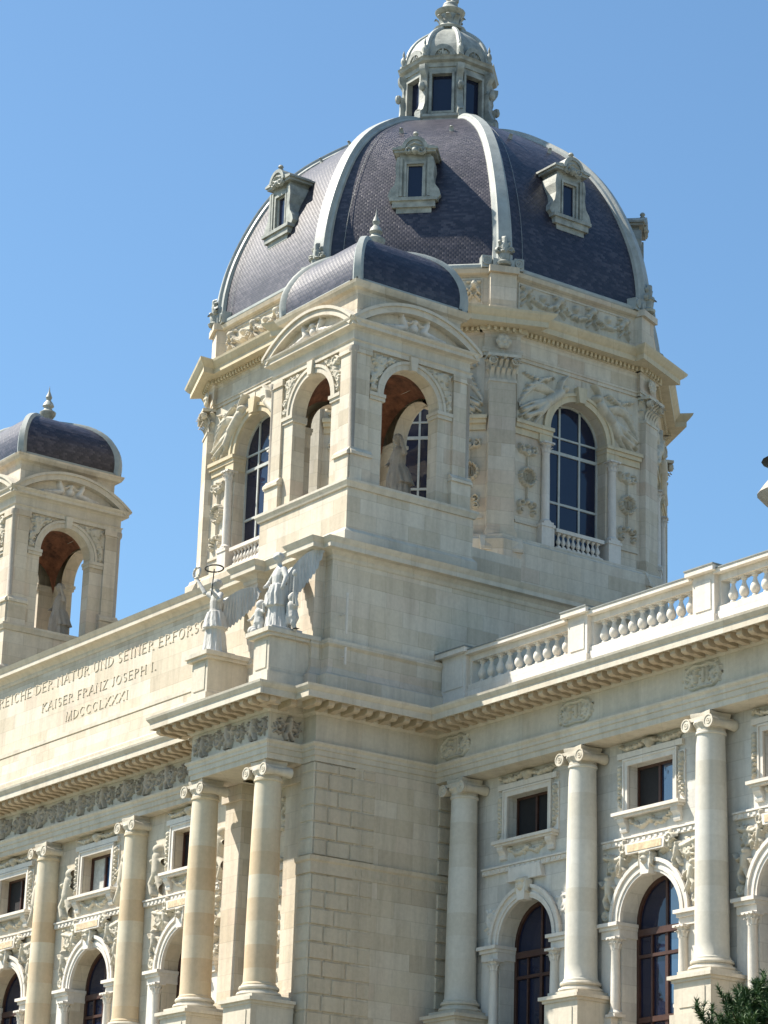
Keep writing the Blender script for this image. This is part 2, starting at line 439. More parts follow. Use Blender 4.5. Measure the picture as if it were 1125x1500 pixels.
def garland(x0, y0, x1, y1, sag, r, h, rnd, n=14):
    S = []
    for i in range(n + 1):
        t = i / n; x = x0 + (x1 - x0) * t; y = y0 + (y1 - y0) * t - sag * 4 * t * (1 - t)
        rr = r * (0.65 + 0.5 * math.sin(PI * t))
        S.append(([(x + rnd.uniform(-.3, .3) * rr, y + rnd.uniform(-.3, .3) * rr)], rr * rnd.uniform(.7, 1.05), h * rnd.uniform(.75, 1.1)))
        S.append(([(x, y), (x + rnd.uniform(-1.4, 1.4) * rr, y + rnd.uniform(-1.2, 1.2) * rr)], rr * 0.45, h * 0.7))
    return S

def ribbon(x, y, s, h, sgn=1):
    return [([(x, y), (x + sgn * s * .3, y - s * .35), (x + sgn * s * .1, y - s * .7), (x + sgn * s * .35, y - s)], s * 0.07, h * 0.6), ([(x, y)], s * 0.14, h)]

def putto(x, y, s, h, rnd, sgn=1):
    """small standing child, s tall"""
    a = rnd.uniform(-.12, .12)
    return [([(x + a * s, y + s * .9)], s * .13, h * 1.2), ([(x, y + s * .45), (x + a * s * .7, y + s * .75)], (s * .15, s * .17), h * 1.15),
            ([(x, y + s * .45), (x + sgn * s * .18, y + s * .22), (x + sgn * s * .1, y)], (s * .11, s * .06), h),
            ([(x, y + s * .45), (x - sgn * s * .12, y + s * .2), (x - sgn * s * .22, y + s * .02)], (s * .11, s * .06), h * .9),
            ([(x, y + s * .74), (x + sgn * s * .28, y + s * .66), (x + sgn * s * .42, y + s * .85)], (s * .07, s * .05), h * .9),
            ([(x, y + s * .74), (x - sgn * s * .26, y + s * .6), (x - sgn * s * .38, y + s * .42)], (s * .07, s * .05), h * .8)]

def flyer(x, y, L_, ang, h, sgn=1):
    """flying winged figure, body of length L_ rising at ang towards its head; sgn mirrors left-right"""
    c, q = math.cos(ang), math.sin(ang)
    def P(a, b): return (x + sgn * (a * c - b * q) * L_, y + (a * q + b * c) * L_)
    S = [([P(1.0, .04)], L_ * .075, h * 1.3), ([P(.55, 0), P(.88, .02)], (L_ * .10, L_ * .085), h * 1.2),
         ([P(.55, 0), P(.3, -.06), P(.0, .0)], (L_ * .10, L_ * .035), h), ([P(.52, .02), P(.26, .07), P(-.02, .12)], (L_ * .09, L_ * .03), h * .9),
         ([P(.85, 0), P(1.0, -.14), P(1.18, -.1)], (L_ * .045, L_ * .03), h), ([P(.84, .04), P(1.02, .16), P(1.2, .2)], (L_ * .045, L_ * .03), h)]
    for k in range(5):
        S.append(([P(.78, .06), P(.62 - .06 * k, .3 + .02 * k), P(.35 - .1 * k, .42 - .05 * k)], (L_ * .04, L_ * .03), h * (.75 - .08 * k)))
    for k in range(4):
        S.append(([P(.5, -.02 + .03 * k), P(.22, -.12 + .09 * k), P(-.12, -.2 + .13 * k)], (L_ * .035, L_ * .02), h * .7))
    return S

def wreath(cx, cy, r, h, rnd):
    S = []; n = 16
    for i in range(n):
        a = 2 * PI * i / n; x, y = cx + r * math.cos(a), cy + r * math.sin(a)
        S.append(([(x, y), (x - r * .28 * math.sin(a) + r * .12 * math.cos(a), y + r * .28 * math.cos(a) + r * .12 * math.sin(a))], r * .15, h))
        S.append(([(x, y)], r * .13, h))
    # monogram strokes inside
    k = r * 0.45
    S += [([(cx - k * .75, cy - k), (cx - k * .75, cy + k), (cx - k * .2, cy + k)], r * .07, h * .8), ([(cx - k * .75, cy + k * .1), (cx - k * .3, cy + k * .1)], r * .06, h * .8),
          ([(cx - k * .05, cy - k * .8), (cx + k * .2, cy - k), (cx + k * .3, cy - k * .6), (cx + k * .3, cy + k)], r * .07, h * .8), ([(cx + k * .8, cy - k), (cx + k * .8, cy + k)], r * .07, h * .8)]
    return S

def candelabra(w_, h_, rnd, h=0.07):
    """vertical drop: scrolled vase above, wreath in the middle, scrolled foot"""
    c = w_ / 2; s = w_
    S = wreath(c, h_ * .52, s * .30, h * 1.15, rnd)
    S += [([(c, h_ * .62), (c, h_ * .78)], .035, h * .8), ([(c, h_ * .42), (c, h_ * .22)], .035, h * .8)]
    for sg in (-1, 1):
        S.append((spiral(c + sg * s * .26, h_ * .87, s * .17, PI / 2, 1.1, -sg), .05, h)); S.append((spiral(c + sg * s * .24, h_ * .17, s * .18, -PI / 2, 1.1, sg), .05, h))
        S.append((spiral(c + sg * s * .28, h_ * .07, s * .12, PI / 2, 1.0, -sg), .045, h))
        S.append(([(c, h_ * .80), (c + sg * s * .18, h_ * .84), (c + sg * s * .4, h_ * .93)], (.05, .03), h))
    S += [([(c, h_ * .85)], s * .12, h * 1.3), ([(c, h_ * .2)], s * .10, h * 1.2), ([(c, h_ * .93)], s * .07, h * 1.2)]
    return S

# ------------------------------------------------------------------ architectural pieces
def volute(mb, T, u, d, z, r, th):
    """disc with raised spiral rim facing outwards (+d)"""
    Tl = T @ Matrix.Translation((u, d, z)) @ Matrix(((1, 0, 0, 0), (0, 0, 1, 0), (0, 1, 0, 0), (0, 0, 0, 1)))
    mb.lathe(Tl, [(r * .93, 0), (r, th * .3), (r, th), (r * .82, th * 1.02), (r * .78, th * .7), (r * .5, th * .7), (r * .45, th * 1.0), (r * .3, th * 1.0), (r * .28, th * .75), (r * .18, th * .75), (r * .12, th * 1.15), (0.001, th * 1.2)], 16)

def ionic_capital(T, u, d, zt, r, parent, h=0.62):
    m = MB(); zb = zt - h
    m.lathe(T, [(r * .98, zb - .05), (r * 1.06, zb), (r * 1.0, zb + .05), (r * 1.02, zb + .12), (r * 1.22, zb + .26), (r * 1.2, zb + .34)], 24, (u, d))
    k = r * 1.12
    m.box(T, u - k, u + k, d - k, d + k, zb + .32, zb + .44)
    for sd_ in (-1, 1):
        # bolster running front to back, pinched in the middle
        Tl = T @ Matrix.Translation((u + sd_ * r * 1.12, d, zb + .22)) @ Matrix(((1, 0, 0, 0), (0, 0, 1, 0), (0, 1, 0, 0), (0, 0, 0, 1)))
        m.lathe(Tl, [(.20 * r / .5, -r * 1.18), (.15 * r / .5, -r * .5), (.13 * r / .5, 0), (.15 * r / .5, r * .5), (.20 * r / .5, r * 1.18)], 14)
        volute(m, T, u + sd_ * r * 1.12, d + r * 1.14, zb + .22, .235 * r / .5, .07)
    # egg and dart lumps and a leaf between the volutes
    for i in range(5):
        a = -0.8 + 0.4 * i
        m.lathe(T @ Matrix.Translation((u + math.sin(a) * r * 1.1, d + math.cos(a) * r * 1.1, zb + .24)), [(.001, -.07), (.05, -.04), (.065, 0), (.05, .05), (.001, .08)], 8)
    a_ = r * 1.42
    m.add(T, *abacus(u, d, a_, zt - .16, zt))
    return m.build('capital', 'trim', parent, 40)

def abacus(u, d, a, z0, z1):
    pts = []
    for k in range(4):
        a0 = PI / 4 + k * PI / 2; a1 = a0 + PI / 2
        p0 = (math.cos(a0) * a * 1.35, math.sin(a0) * a * 1.35); p1 = (math.cos(a1) * a * 1.35, math.sin(a1) * a * 1.35)
        for t in (0, .12, .35, .5, .65, .88):
            bow = 1 - 0.16 * math.sin(PI * t) if 0 < t < 1 else 1
            pts.append(((p0[0] + (p1[0] - p0[0]) * t) * bow, (p0[1] + (p1[1] - p0[1]) * t) * bow))
    n = len(pts); s = .72
    vs = [(u + x * s * .94, d + y * s * .94, z0) for x, y in pts] + [(u + x * s, d + y * s, (z0 + z1) / 2) for x, y in pts] + [(u + x * s, d + y * s, z1) for x, y in pts]
    fs = [tuple(range(n)), tuple(range(2 * n, 3 * n))] + [(l * n + i, l * n + (i + 1) % n, (l + 1) * n + (i + 1) % n, (l + 1) * n + i) for l in range(2) for i in range(n)]
    return vs, fs

def ionic_column(T, u, d, z0, zt, r, parent, ped_z=None, cap=0.62, mat='shaft'):
    sh = MB(); zs, ze = z0 + .52, zt - cap
    prof = []
    for i in range(15):
        t = i / 14; rr = r * (1 - .15 * max(0, (t - .2) / .8) ** 1.3)
        prof.append((rr, zs + (ze - zs) * t))
    prof = [(r * 1.1, zs - .02), (r * 1.1, zs + .04), (r * 1.02, zs + .10)] + [(a, b) for a, b in prof if b > zs + .12] + [(r * .86, ze - .12), (r * .93, ze - .10), (r * .93, ze - .04), (r * .86, ze)]
    sh.lathe(T, prof, 32, (u, d))
    col = sh.build('column', mat, parent, 35)
    b = MB(); b.lathe(T, [(r * 1.36, z0 + .14), (r * 1.42, z0 + .2), (r * 1.36, z0 + .27), (r * 1.2, z0 + .29), (r * 1.16, z0 + .36), (r * 1.26, z0 + .38), (r * 1.28, z0 + .43), (r * 1.22, z0 + .49), (r * 1.1, z0 + .51)], 28, (u, d))
    b.box(T, u - r * 1.42, u + r * 1.42, d - r * 1.42, d + r * 1.42, z0, z0 + .14)
    b.build('base', 'trim', col, 35)
    ionic_capital(T, u, d, zt, r * .86, col, cap)
    if ped_z is not None:
        p = MB(); k = r * 1.55
        p.box(T, u - k, u + k, d - k, d + k, ped_z + .4, z0 - .22)
        p.box(T, u - k - .1, u + k + .1, d - k, d + k + .1, ped_z, ped_z + .4)
        p.box(T, u - k - .06, u + k + .06, d - k, d + k + .06, z0 - .22, z0 - .12)
        p.box(T, u - k - .16, u + k + .16, d - k, d + k + .16, z0 - .12, z0 - .003)
        p.box(T, u - k * .7, u + k * .7, d + k, d + k + .03, ped_z + .6, z0 - .42)
        p.build('pedestal', 'trim', col)
    return col

def small_column(T, u, d, z0, z1, r, mat, parent, name='small_column'):
    m = MB(); h = r * 2.6
    m.lathe(T, [(r * 1.35, z0 + .1), (r * 1.4, z0 + .15), (r * 1.2, z0 + .2), (r, z0 + .24), (r * .98, (z0 + z1) / 2), (r * .88, z1 - h), (r * .98, z1 - h + .03), (r * .88, z1 - h + .06)], 16, (u, d))
    m.box(T, u - r * 1.4, u + r * 1.4, d - r * 1.4, d + r * 1.4, z0, z0 + .1)
    c = m.build(name, mat, parent, 35)
    k = MB(); zb = z1 - h + .05
    k.lathe(T, [(r * .9, zb), (r * .95, zb + h * .4), (r * 1.2, z1 - .08)], 12, (u, d))
    for row, (zz, hh, o) in enumerate(((zb, h * .45, r * .55), (zb + h * .3, h * .5, r * .75))):
        for i in range(8):
            a = PI / 4 * (i + .5 * row); k.leaf(T, u + math.cos(a) * r * .88, d + math.sin(a) * r * .88, zz, a, hh, r * .7, o)
    k.box(T, u - r * 1.5, u + r * 1.5, d - r * 1.5, d + r * 1.5, z1 - .08, z1)
    k.build('capital', mat, c, 40)
    return c

def baluster_mb(T, u, d, z0, z1, r, seg=12):
    m = MB(); h = z1 - z0; b = z0 + .07; t = z1 - .07; H = t - b
    m.lathe(T, [(r * .62, b), (r * .66, b + H * .06), (r * .42, b + H * .12), (r * .75, b + H * .2), (r * 1.0, b + H * .33), (r * .92, b + H * .47), (r * .55, b + H * .66), (r * .38, b + H * .8), (r * .40, b + H * .88), (r * .62, b + H * .92), (r * .6, t)], seg, (u, d))
    m.box(T, u - r * .8, u + r * .8, d - r * .8, d + r * .8, z0, b); m.box(T, u - r * .75, u + r * .75, d - r * .75, d + r * .75, t, z1)
    return m

def console(mb, T, u0, u1, d0, z1, h, out):
    """scroll bracket: S-profile in (d, z)"""
    P = [(d0, z1), (d0 + out, z1), (d0 + out, z1 - h * .18), (d0 + out * .9, z1 - h * .32), (d0 + out * .62, z1 - h * .45), (d0 + out * .42, z1 - h * .62), (d0 + out * .48, z1 - h * .8), (d0 + out * .38, z1 - h * .95), (d0 + out * .15, z1 - h), (d0, z1 - h * .96)]
    mb.prism_dz(T, P, u0, u1)

# ------------------------------------------------------------------ ground
def struct(o, kind='structure'): o['kind'] = kind; return o
g = MB(); g.add(None, [(-1500, -1500, 0), (1500, -1500, 0), (1500, 1500, 0), (-1500, 1500, 0)], [(0, 1, 2, 3)])
struct(g.build('ground', simple('gravel_ground', (0.20, 0.18, 0.14), 0.9, 0, 0.2, 0.5)))
g = MB(); g.box(None, -60, 70, -22, -6, -.05, .12)
struct(g.build('pavement', simple('paving', (0.30, 0.28, 0.24), 0.8, 0, 0.15, 1.0)))
g = MB(); g.add(None, [(-60, -58, .004), (100, -58, .004), (100, -22.2, .004), (-60, -22.2, .004)], [(0, 1, 2, 3)])
struct(g.build('lawn', simple('lawn_grass', (0.05, 0.09, 0.025), 0.9, 0, 0.4, 1.5)))

# ================================================================== THE MUSEUM
MUS = thing('museum_building', 'cream stone domed museum with corner towers, columned front and balustraded right wing', 'building', (0, 0, 0))
XC, YC = -16.7, 17.6
FF = frame(0, 0, 0, -1)          # front: u = x, d = -y
FS = frame(0, 0, 1, 0)           # right side of the centre block: u = y, d = x

# --- masses
YF, YW = .85, 6.42                # wall planes of the centre front and of the wing
m = MB()
m.box(None, -33.4, -7.0, YF + 1.2, 34, 0, 26.4); m.box(None, -33.4, 0, YF + 1.2, 34, 0, 14.2)
m.box(None, -8, -.02, 1.9, 34, 14, 26.4)
m.box(None, 0.02, 33, YW + 1.0, 26, 0, 26.4)
m.build('inner_mass', 'stone', MUS)
# lower storey with courses
m = MB()
z = 0.5
while z < 13.9:
    m.box(None, -33.5, .1, .55, 2.3, z + .04, z + .86); m.box(None, .0, 33, 5.3, 7.2, z + .04, z + .86); m.box(None, -.6, .1, 1, 7, z + .04, z + .86)
    m.box(None, -6.6, -.4, -1.6, 1, z + .04, z + .86)
    z += .9
m.box(None, -33.4, 0.02, .62, 2.3, 0, 14.0); m.box(None, .0, 33, 5.38, 7.3, 0, 14.0); m.box(None, -6.5, -.5, -1.5, 1, 0, 14.0); m.box(None, -.6, .02, .7, 7, 0, 14)
m.build('lower_storey', 'rust', MUS)
PED = 13.9
m = MB()
m.sweep([(-33.4, .6), (-6.6, .6), (-6.6, -1.6), (-.4, -1.6), (-.4, .5), (.1, .5), (.1, 5.3), (33, 5.3)], [(-.5, PED - .35), (.1, PED - .35), (.25, PED - .1), (.3, PED), (-1.6, PED + .02)])
m.build('string_course', 'trim', MUS)

# --- entablature all round
EP = [(-33.4, .4), (-27.45, .4), (-27.45, .4), (-5.95, .4), (-5.95, -1.4), (-.8, -1.4), (-.8, .1), (0, .1), (0, 5.5), (33, 5.5)]
EP = [EP[0]] + EP[3:]
m = MB()
m.sweep(EP, [(-1.4, 24.08), (-.85, 24.08), (0, 24.1), (0, 24.29), (.045, 24.3), (.045, 24.5), (.09, 24.51), (.09, 24.62), (.16, 24.7), (.17, 24.76), (.0, 24.79), (-1.4, 24.79)])
m.build('architrave', 'trim', MUS)
m = MB(); m.sweep(EP, [(-1.4, 24.785), (-.01, 24.785), (-.01, 25.785), (-1.4, 25.785)]); m.build('frieze', 'trim', MUS)
m = MB(); m.sweep(EP, [(-1.4, 25.78), (.03, 25.78), (.1, 25.86), (.16, 25.87), (.16, 26.1), (1.1, 26.11), (1.1, 26.05), (1.16, 26.05), (1.16, 26.28), (1.2, 26.32), (1.27, 26.42), (1.29, 26.5), (-1.4, 26.62)])
m.build('main_cornice', 'trim', MUS)
m = MB()
def modillions(mb, p0, p1, z0, z1, out, sp=.52, wd=.25, pad=.2, base=.14):
    p0, p1 = Vector(p0), Vector(p1); L_ = (p1 - p0).length; d_ = (p1 - p0) / L_
    T = Matrix(((d_.x, d_.y, 0, p0.x), (d_.y, -d_.x, 0, p0.y), (0, 0, 1, 0), (0, 0, 0, 1)))
    n = max(1, int((L_ - 2 * pad) / sp)); st = (L_ - 2 * pad) / n
    for i in range(n + 1):
        u = pad + st * i
        h = z1 - z0
        mb.prism_dz(T, [(base, z1), (out, z1), (out, z0 + h * .3), (out * .93, z0 + h * .1), (out * .8, z0), (out * .6, z0 + h * .12), (base + .12, z0 - h * .0), (base, z0)], u - wd / 2, u + wd / 2)
for a, b, pd in zip(EP[:-1], EP[1:], (.3, .3, -.5, .3, .3, .2, .5, .6)):
    if a == EP[1]: modillions(m, (-5.95, -.7), b, 25.84, 26.12, 1.0, pad=.1); continue
    if a == EP[2]: modillions(m, (-6.75, -1.4), (0.0, -1.4), 25.84, 26.12, 1.0, pad=.0); continue
    if a == EP[3]: modillions(m, (-.8, -1.9), (-.8, -1.0), 25.84, 26.12, 1.0, pad=.0); continue
    if a == EP[4]: continue
    if a == EP[5]: modillions(m, (0, -.5), (0, 4.5), 25.84, 26.12, 1.0, pad=.0); continue
    if a == EP[6]: modillions(m, (.9, 5.5), b, 25.84, 26.12, 1.0, pad=.0); continue
    modillions(m, a, b, 25.84, 26.12, 1.0, pad=pd)
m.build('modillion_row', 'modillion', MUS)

# --- frieze carving
rnd = random.Random(3)
def frieze_band(T, u0, u1, d, name='frieze_relief', z0=24.84, z1=25.76):
    W = u1 - u0; H = z1 - z0; S = scrolls(W, H, max(2, int(W / .72)), rnd, .042, .13)
    n = max(1, int(W / 1.5))
    for i in range(n):
        S += putto(W * (i + .5) / n + rnd.uniform(-.15, .15), .02, H * rnd.uniform(.8, .95), .2, rnd, 1 if i % 2 else -1)
        S += garland(W * (i + .55) / n, H * .85, W * (i + .95) / n, H * .8, H * .22, .05, .14, rnd, 8)
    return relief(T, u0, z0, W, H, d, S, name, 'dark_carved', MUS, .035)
TF = frame(0, .4, 0, -1); TP = frame(0, -1.4, 0, -1); TW = frame(0, 5.5, 0, -1); TPR = frame(-.8, 0, 1, 0); TS = frame(0, 0, 1, 0)
frieze_band(TF, -32.5, -23, 0); frieze_band(TF, -23, -14.5, 0); frieze_band(TF, -14.5, -6, 0); frieze_band(TP, -5.9, -.85, 0)
o = frieze_band(TPR, -1.3, -.0, 0)
def trophy(T, uc, d, wd, name='frieze_trophy'):
    W, H = wd, .94; S = []
    for sg in (-1, 1):
        P = spiral(W / 2 + sg * W * .3, H * .5, W * .17, PI / 2, 1.2, -sg); S.append((P, .05, .1)); S += leafy(P, .045, .09, .13, rnd)
        S.append(([(W / 2, H * .15), (W / 2 + sg * W * .25, H * .1), (W / 2 + sg * W * .42, H * .3)], .05, .09))
        S.append(([(W / 2, H * .88), (W / 2 + sg * W * .2, H * .93), (W / 2 + sg * W * .4, H * .8)], .05, .09))
    k = .2; c = W / 2; y = H * .55
    S += [([(c - .3, y - k), (c - .3, y + k), (c - .12, y + k)], .035, .12), ([(c - .3, y), (c - .16, y)], .03, .12), ([(c - .06, y - k * .7), (c, y - k), (c + .06, y - k * .7), (c + .06, y + k)], .035, .12), ([(c + .28, y - k), (c + .28, y + k)], .035, .12)]
    return relief(T, uc - W / 2, 24.82, W, H, d, S, name, 'carved', MUS, .04)

# --- window bays
def window_upper(T, uc, wall_d, parent, kind=0):
    """square window with its carved surround, sill on consoles and garland drops (wall plane at d=0)"""
    a, z0, z1 = 1.15, 21.66, 23.24
    f = MB()
    f.box(T, uc - a - .22, uc - a, -.02, .1, z0 - .02, z1 + .24); f.box(T, uc + a, uc + a + .22, -.02, .1, z0 - .02, z1 + .24)
    f.box(T, uc - a, uc + a, -.02, .1, z1, z1 + .24)
    f.box(T, uc - a - .22, uc - a - .15, .1, .14, z0, z1 + .24); f.box(T, uc + a + .15, uc + a + .22, .1, .14, z0, z1 + .24); f.box(T, uc - a - .15, uc + a + .15, .1, .138, z1 + .17, z1 + .24)
    f.box(T, uc - a - .56, uc - a - .22, -.02, .05, z0 - .02, z1 + .1); f.box(T, uc + a + .22, uc + a + .56, -.02, .05, z0 - .02, z1 + .1)
    f.box(T, uc - a - .5, uc + a + .5, -.02, .13, z1 + .26, z1 + .46)
    win = f.build('upper_window', 'white', parent)
    s = MB(); s.box(T, uc - a - .55, uc + a + .55, -.02, .36, z0 - .14, z0 - .03); s.box(T, uc - a - .48, uc + a + .48, -.02, .28, z0 - .22, z0 - .142)
    for q in (uc - a - .2, uc + a + .2):
        console(s, T, q - .17, q + .17, 0, z0 - .22, .48, .24)
    s.build('sill', 'white', win)
    W = 2 * a - .1; S = garland(.15, .5, W / 2, .5, .22, .085, .16, rnd, 12) + garland(W / 2, .5, W - .15, .5, .22, .085, .16, rnd, 12) + [([(W / 2, .42)], .12, .2), ([(.1, .5)], .1, .16), ([(W - .1, .5)], .1, .16)]
    relief(T, uc - W / 2, z0 - .84, W, .62, 0, S, 'sill_garland', 'carved', win, .035)
    # drops beside the frame
    for sg in (-1, 1):
        S = []
        for i in range(9):
            y = 1.5 - i * .16; S.append(([(.16 + rnd.uniform(-.02, .02), y)], .115 - .006 * i, .16)); S.append(([(.16, y), (.16 + rnd.choice((-.1, .1)), y - .09)], .05, .12))
        relief(T, uc + sg * (a + .39) - .16, z0 + .02, .32, 1.62, .04, S, 'garland_drop', 'carved', win, .04)
    # carved crest on top
    W = 3.3; S = garland(.1, .3, W / 2 - .3, .28, .1, .09, .18, rnd, 9) + garland(W / 2 + .3, .28, W - .1, .3, .1, .09, .18, rnd, 9) + [([(W / 2, .22)], .2, .26), ([(W / 2 - .2, .3), (W / 2 + .2, .3)], .09, .2)]
    relief(T, uc - W / 2, z1 + .4, W, .42, .06, S, 'crest', 'carved', win, .045)
    # joinery and glass
    j = MB(); g0 = -.42
    j.box(T, uc - a, uc - a + .08, g0 - .05, g0 + .06, z0, z1); j.box(T, uc + a - .08, uc + a, g0 - .05, g0 + .06, z0, z1)
    j.box(T, uc - a + .08, uc + a - .08, g0 - .05, g0 + .06, z1 - .09, z1); j.box(T, uc - a + .08, uc + a - .08, g0 - .05, g0 + .06, z0, z0 + .08)
    j.box(T, uc - .05, uc + .05, g0 - .04, g0 + .08, z0 + .08, z1 - .09)
    j.build('casement', 'wood', win)
    for sg, mt in ((-1, ('black', 'black', 'curtain', 'black')[kind]), (1, ('glass_sky', 'black', 'glass_sky', 'black')[kind])):
        q = MB(); u0, u1 = (uc - a + .08, uc - .05) if sg < 0 else (uc + .05, uc + a - .08)
        dd = g0 - (.0 if mt != 'curtain' else .03)
        q.add(T, [(u0, dd, z0 + .08), (u1, dd, z0 + .08), (u1, dd, z1 - .09), (u0, dd, z1 - .09)], [(0, 1, 2, 3)])
        q.build('pane' if mt != 'curtain' else 'curtain', mt, win)
    return win

def window_arched(T, uc, parent, kind=0, rich=True):
    r, zs, zb = 1.5, 17.95, 12.2
    a = MB()
    a.arch_band(T, uc, zs, r - .005, r + .42, -.02, .12); a.arch_band(T, uc, zs, r + .1, r + .2, .12, .16); a.arch_band(T, uc, zs, r + .34, r + .47, .12, .2)
    a.prism(T, [(uc - .2, zs + r - .1), (uc + .2, zs + r - .1), (uc + .27, zs + r + .62), (uc - .27, zs + r + .62)], -.02, .34)
    win = a.build('arched_window', 'white', parent, 40)
    im = MB()
    for sg in (-1, 1):
        u0, u1 = sorted((uc + sg * (r - .1), uc + sg * (r + .98)))
        im.box(T, u0, u1, -.75, .34, zs - .12, zs); im.box(T, u0 + .06, u1 - .03, -.75, .24, zs - .24, zs - .122); im.box(T, u0 + .1, u1 - .05, -.75, .16, zs - .5, zs - .242)
        im.box(T, uc + sg * (r + .62) - .36, uc + sg * (r + .62) + .36, -.02, .06, PED, zs - .5)
        im.box(T, uc + sg * (r + .62) - .42, uc + sg * (r + .62) + .42, -.02, .3, PED, PED + .9)
    im.build('impost', 'white', win)
    for sg in (-1, 1): small_column(T, uc + sg * (r + .18), .13, 14.8, zs - .5, .17, 'white', win)
    g0 = -.72; j = MB()
    j.arch_band(T, uc, zs, r - .14, r + .02, g0 - .05, g0 + .08)
    for u0, u1 in ((uc - r, uc - r + .14), (uc - .07, uc + .07), (uc + r - .14, uc + r), (uc - .78, uc - .70), (uc + .70, uc + .78)): j.box(T, u0, u1, g0 - .05, g0 + .08, zb, zs - (.4 if abs((u0 + u1) / 2 - uc) < r - .2 else 0))
    j.box(T, uc - r + .14, uc + r - .14, g0 - .04, g0 + .14, zs - .42, zs - .2); j.box(T, uc - r + .14, uc + r - .14, g0 - .04, g0 + .1, zs - 1.15, zs - 1.04)
    j.box(T, uc - .05, uc + .05, g0 - .04, g0 + .07, zs - .2, zs + r - .1)
    j.box(T, uc - r + .14, uc + r - .14, g0 - .04, g0 + .12, zs - 3.3, zs - 3.12)
    j.build('casement', 'wood', win, 30)
    for sg in (-1, 1):
        q = MB(); A = [(uc + sg * .02, zb)] + [(uc + sg * .02, zs + (r - .1))] + [(uc + sg * (r - .1) * math.sin(t), zs + (r - .1) * math.cos(t)) for t in [PI / 2 * i / 10 for i in range(1, 11)]] + [(uc + sg * (r - .1), zb)]
        q.add(T, [(x, g0, z_) for x, z_ in A], [tuple(range(len(A)))])
        q.build('pane', 'glass_sky' if (sg > 0 and kind == 0) else 'glass', win)
    # keystone mask and spandrel carving
    if rich:
        W, H = 5.2, 2.55; c = W / 2; S = []
        for sg in (-1, 1):
            S += putto(c + sg * 2.05, .55, 1.05, .26, rnd, sg); S += putto(c + sg * 1.35, 1.5, .8, .24, rnd, -sg)
            P = spiral(c + sg * 1.9, 1.95, .3, 0, 1.2, sg); S.append((P, .07, .16)); S += leafy(P, .06, .14, .17, rnd)
            P = spiral(c + sg * 2.25, .3, .22, 0, 1.2, sg); S.append((P, .06, .16)); S += leafy(P, .05, .12, .12, rnd)
            S.append(([(c + sg * .6, 2.1), (c + sg * 1.1, 2.28), (c + sg * 1.6, 2.1), (c + sg * 2.3, 2.25)], .1, .2))
            S += garland(c + sg * .5, 2.3, c + sg * 2.3, 2.4, .2, .08, .2, rnd, 10)
        S = [s_ for s_ in S if all(math.hypot(p[0] - c, p[1] - .0) > r + .36 for p in s_[0])]
        relief(T, uc - c, zs + .02, W, H, 0, S, 'spandrel_relief', 'carved', win, .05)
    else:
        W, H = 5.2, 2.5; c = W / 2; S = []
        for sg in (-1, 1):
            P = spiral(c + sg * 2.0, 1.0, .4, 0, 1.2, sg); S.append((P, .07, .08)); S += leafy(P, .06, .07, .2, rnd)
        relief(T, uc - c, zs + .02, W, H, 0, S, 'spandrel_relief', 'white', win, .05)
    S = [([(.35, .3)], .24, .34), ([(.35, .22)], .12, .4), ([(.2, .5), (.5, .5)], .13, .34), ([(.35, .3)], .07, .44), ([(.1, .45), (.05, .1)], .08, .25), ([(.6, .45), (.65, .1)], .08, .25)]
    relief(T, uc - .35, zs + r + .1, .7, .7, .12, S, 'keystone_head', 'carved', win, .035)
    return win

def tablet(T, uc, parent):
    zb = 20.12
    t = MB(); t.prism(T, [(uc - .95, zb), (uc + .95, zb), (uc + 1.0, zb + .36), (uc - 1.0, zb + .36)], -.02, .34)
    o = t.build('tablet', 'white', parent)
    q = MB(); q.box(T, uc - .85, uc + .85, .34, .36, zb + .06, zb + .30); q.build('mosaic_panel', 'mosaic', o)
    for sg in (-1, 1):
        S = [(spiral(.25, .3, .2, 0, 1.2, sg), .07, .25), ([(.25, .55), (.25, .05)], .07, .22)]
        relief(T, uc + sg * 1.15 - .25, zb - .05, .5, .6, .1, S, 'scroll', 'carved', o, .04)

def band(T, u0, u1, name='string_band', z0=20.53, z1=20.77, mat='white'):
    m = MB(); m.box(T, u0, u1, -.02, .12, z0, z1 - .06); m.box(T, u0, u1, -.02, .18, z1 - .06, z1)
    n = int((u1 - u0) / .28)
    for i in range(n):
        u = u0 + (u1 - u0) * (i + .5) / n; m.box(T, u - .07, u + .07, .12, .15, z0 + .04, z1 - .09)
    return m.build(name, mat, MUS)

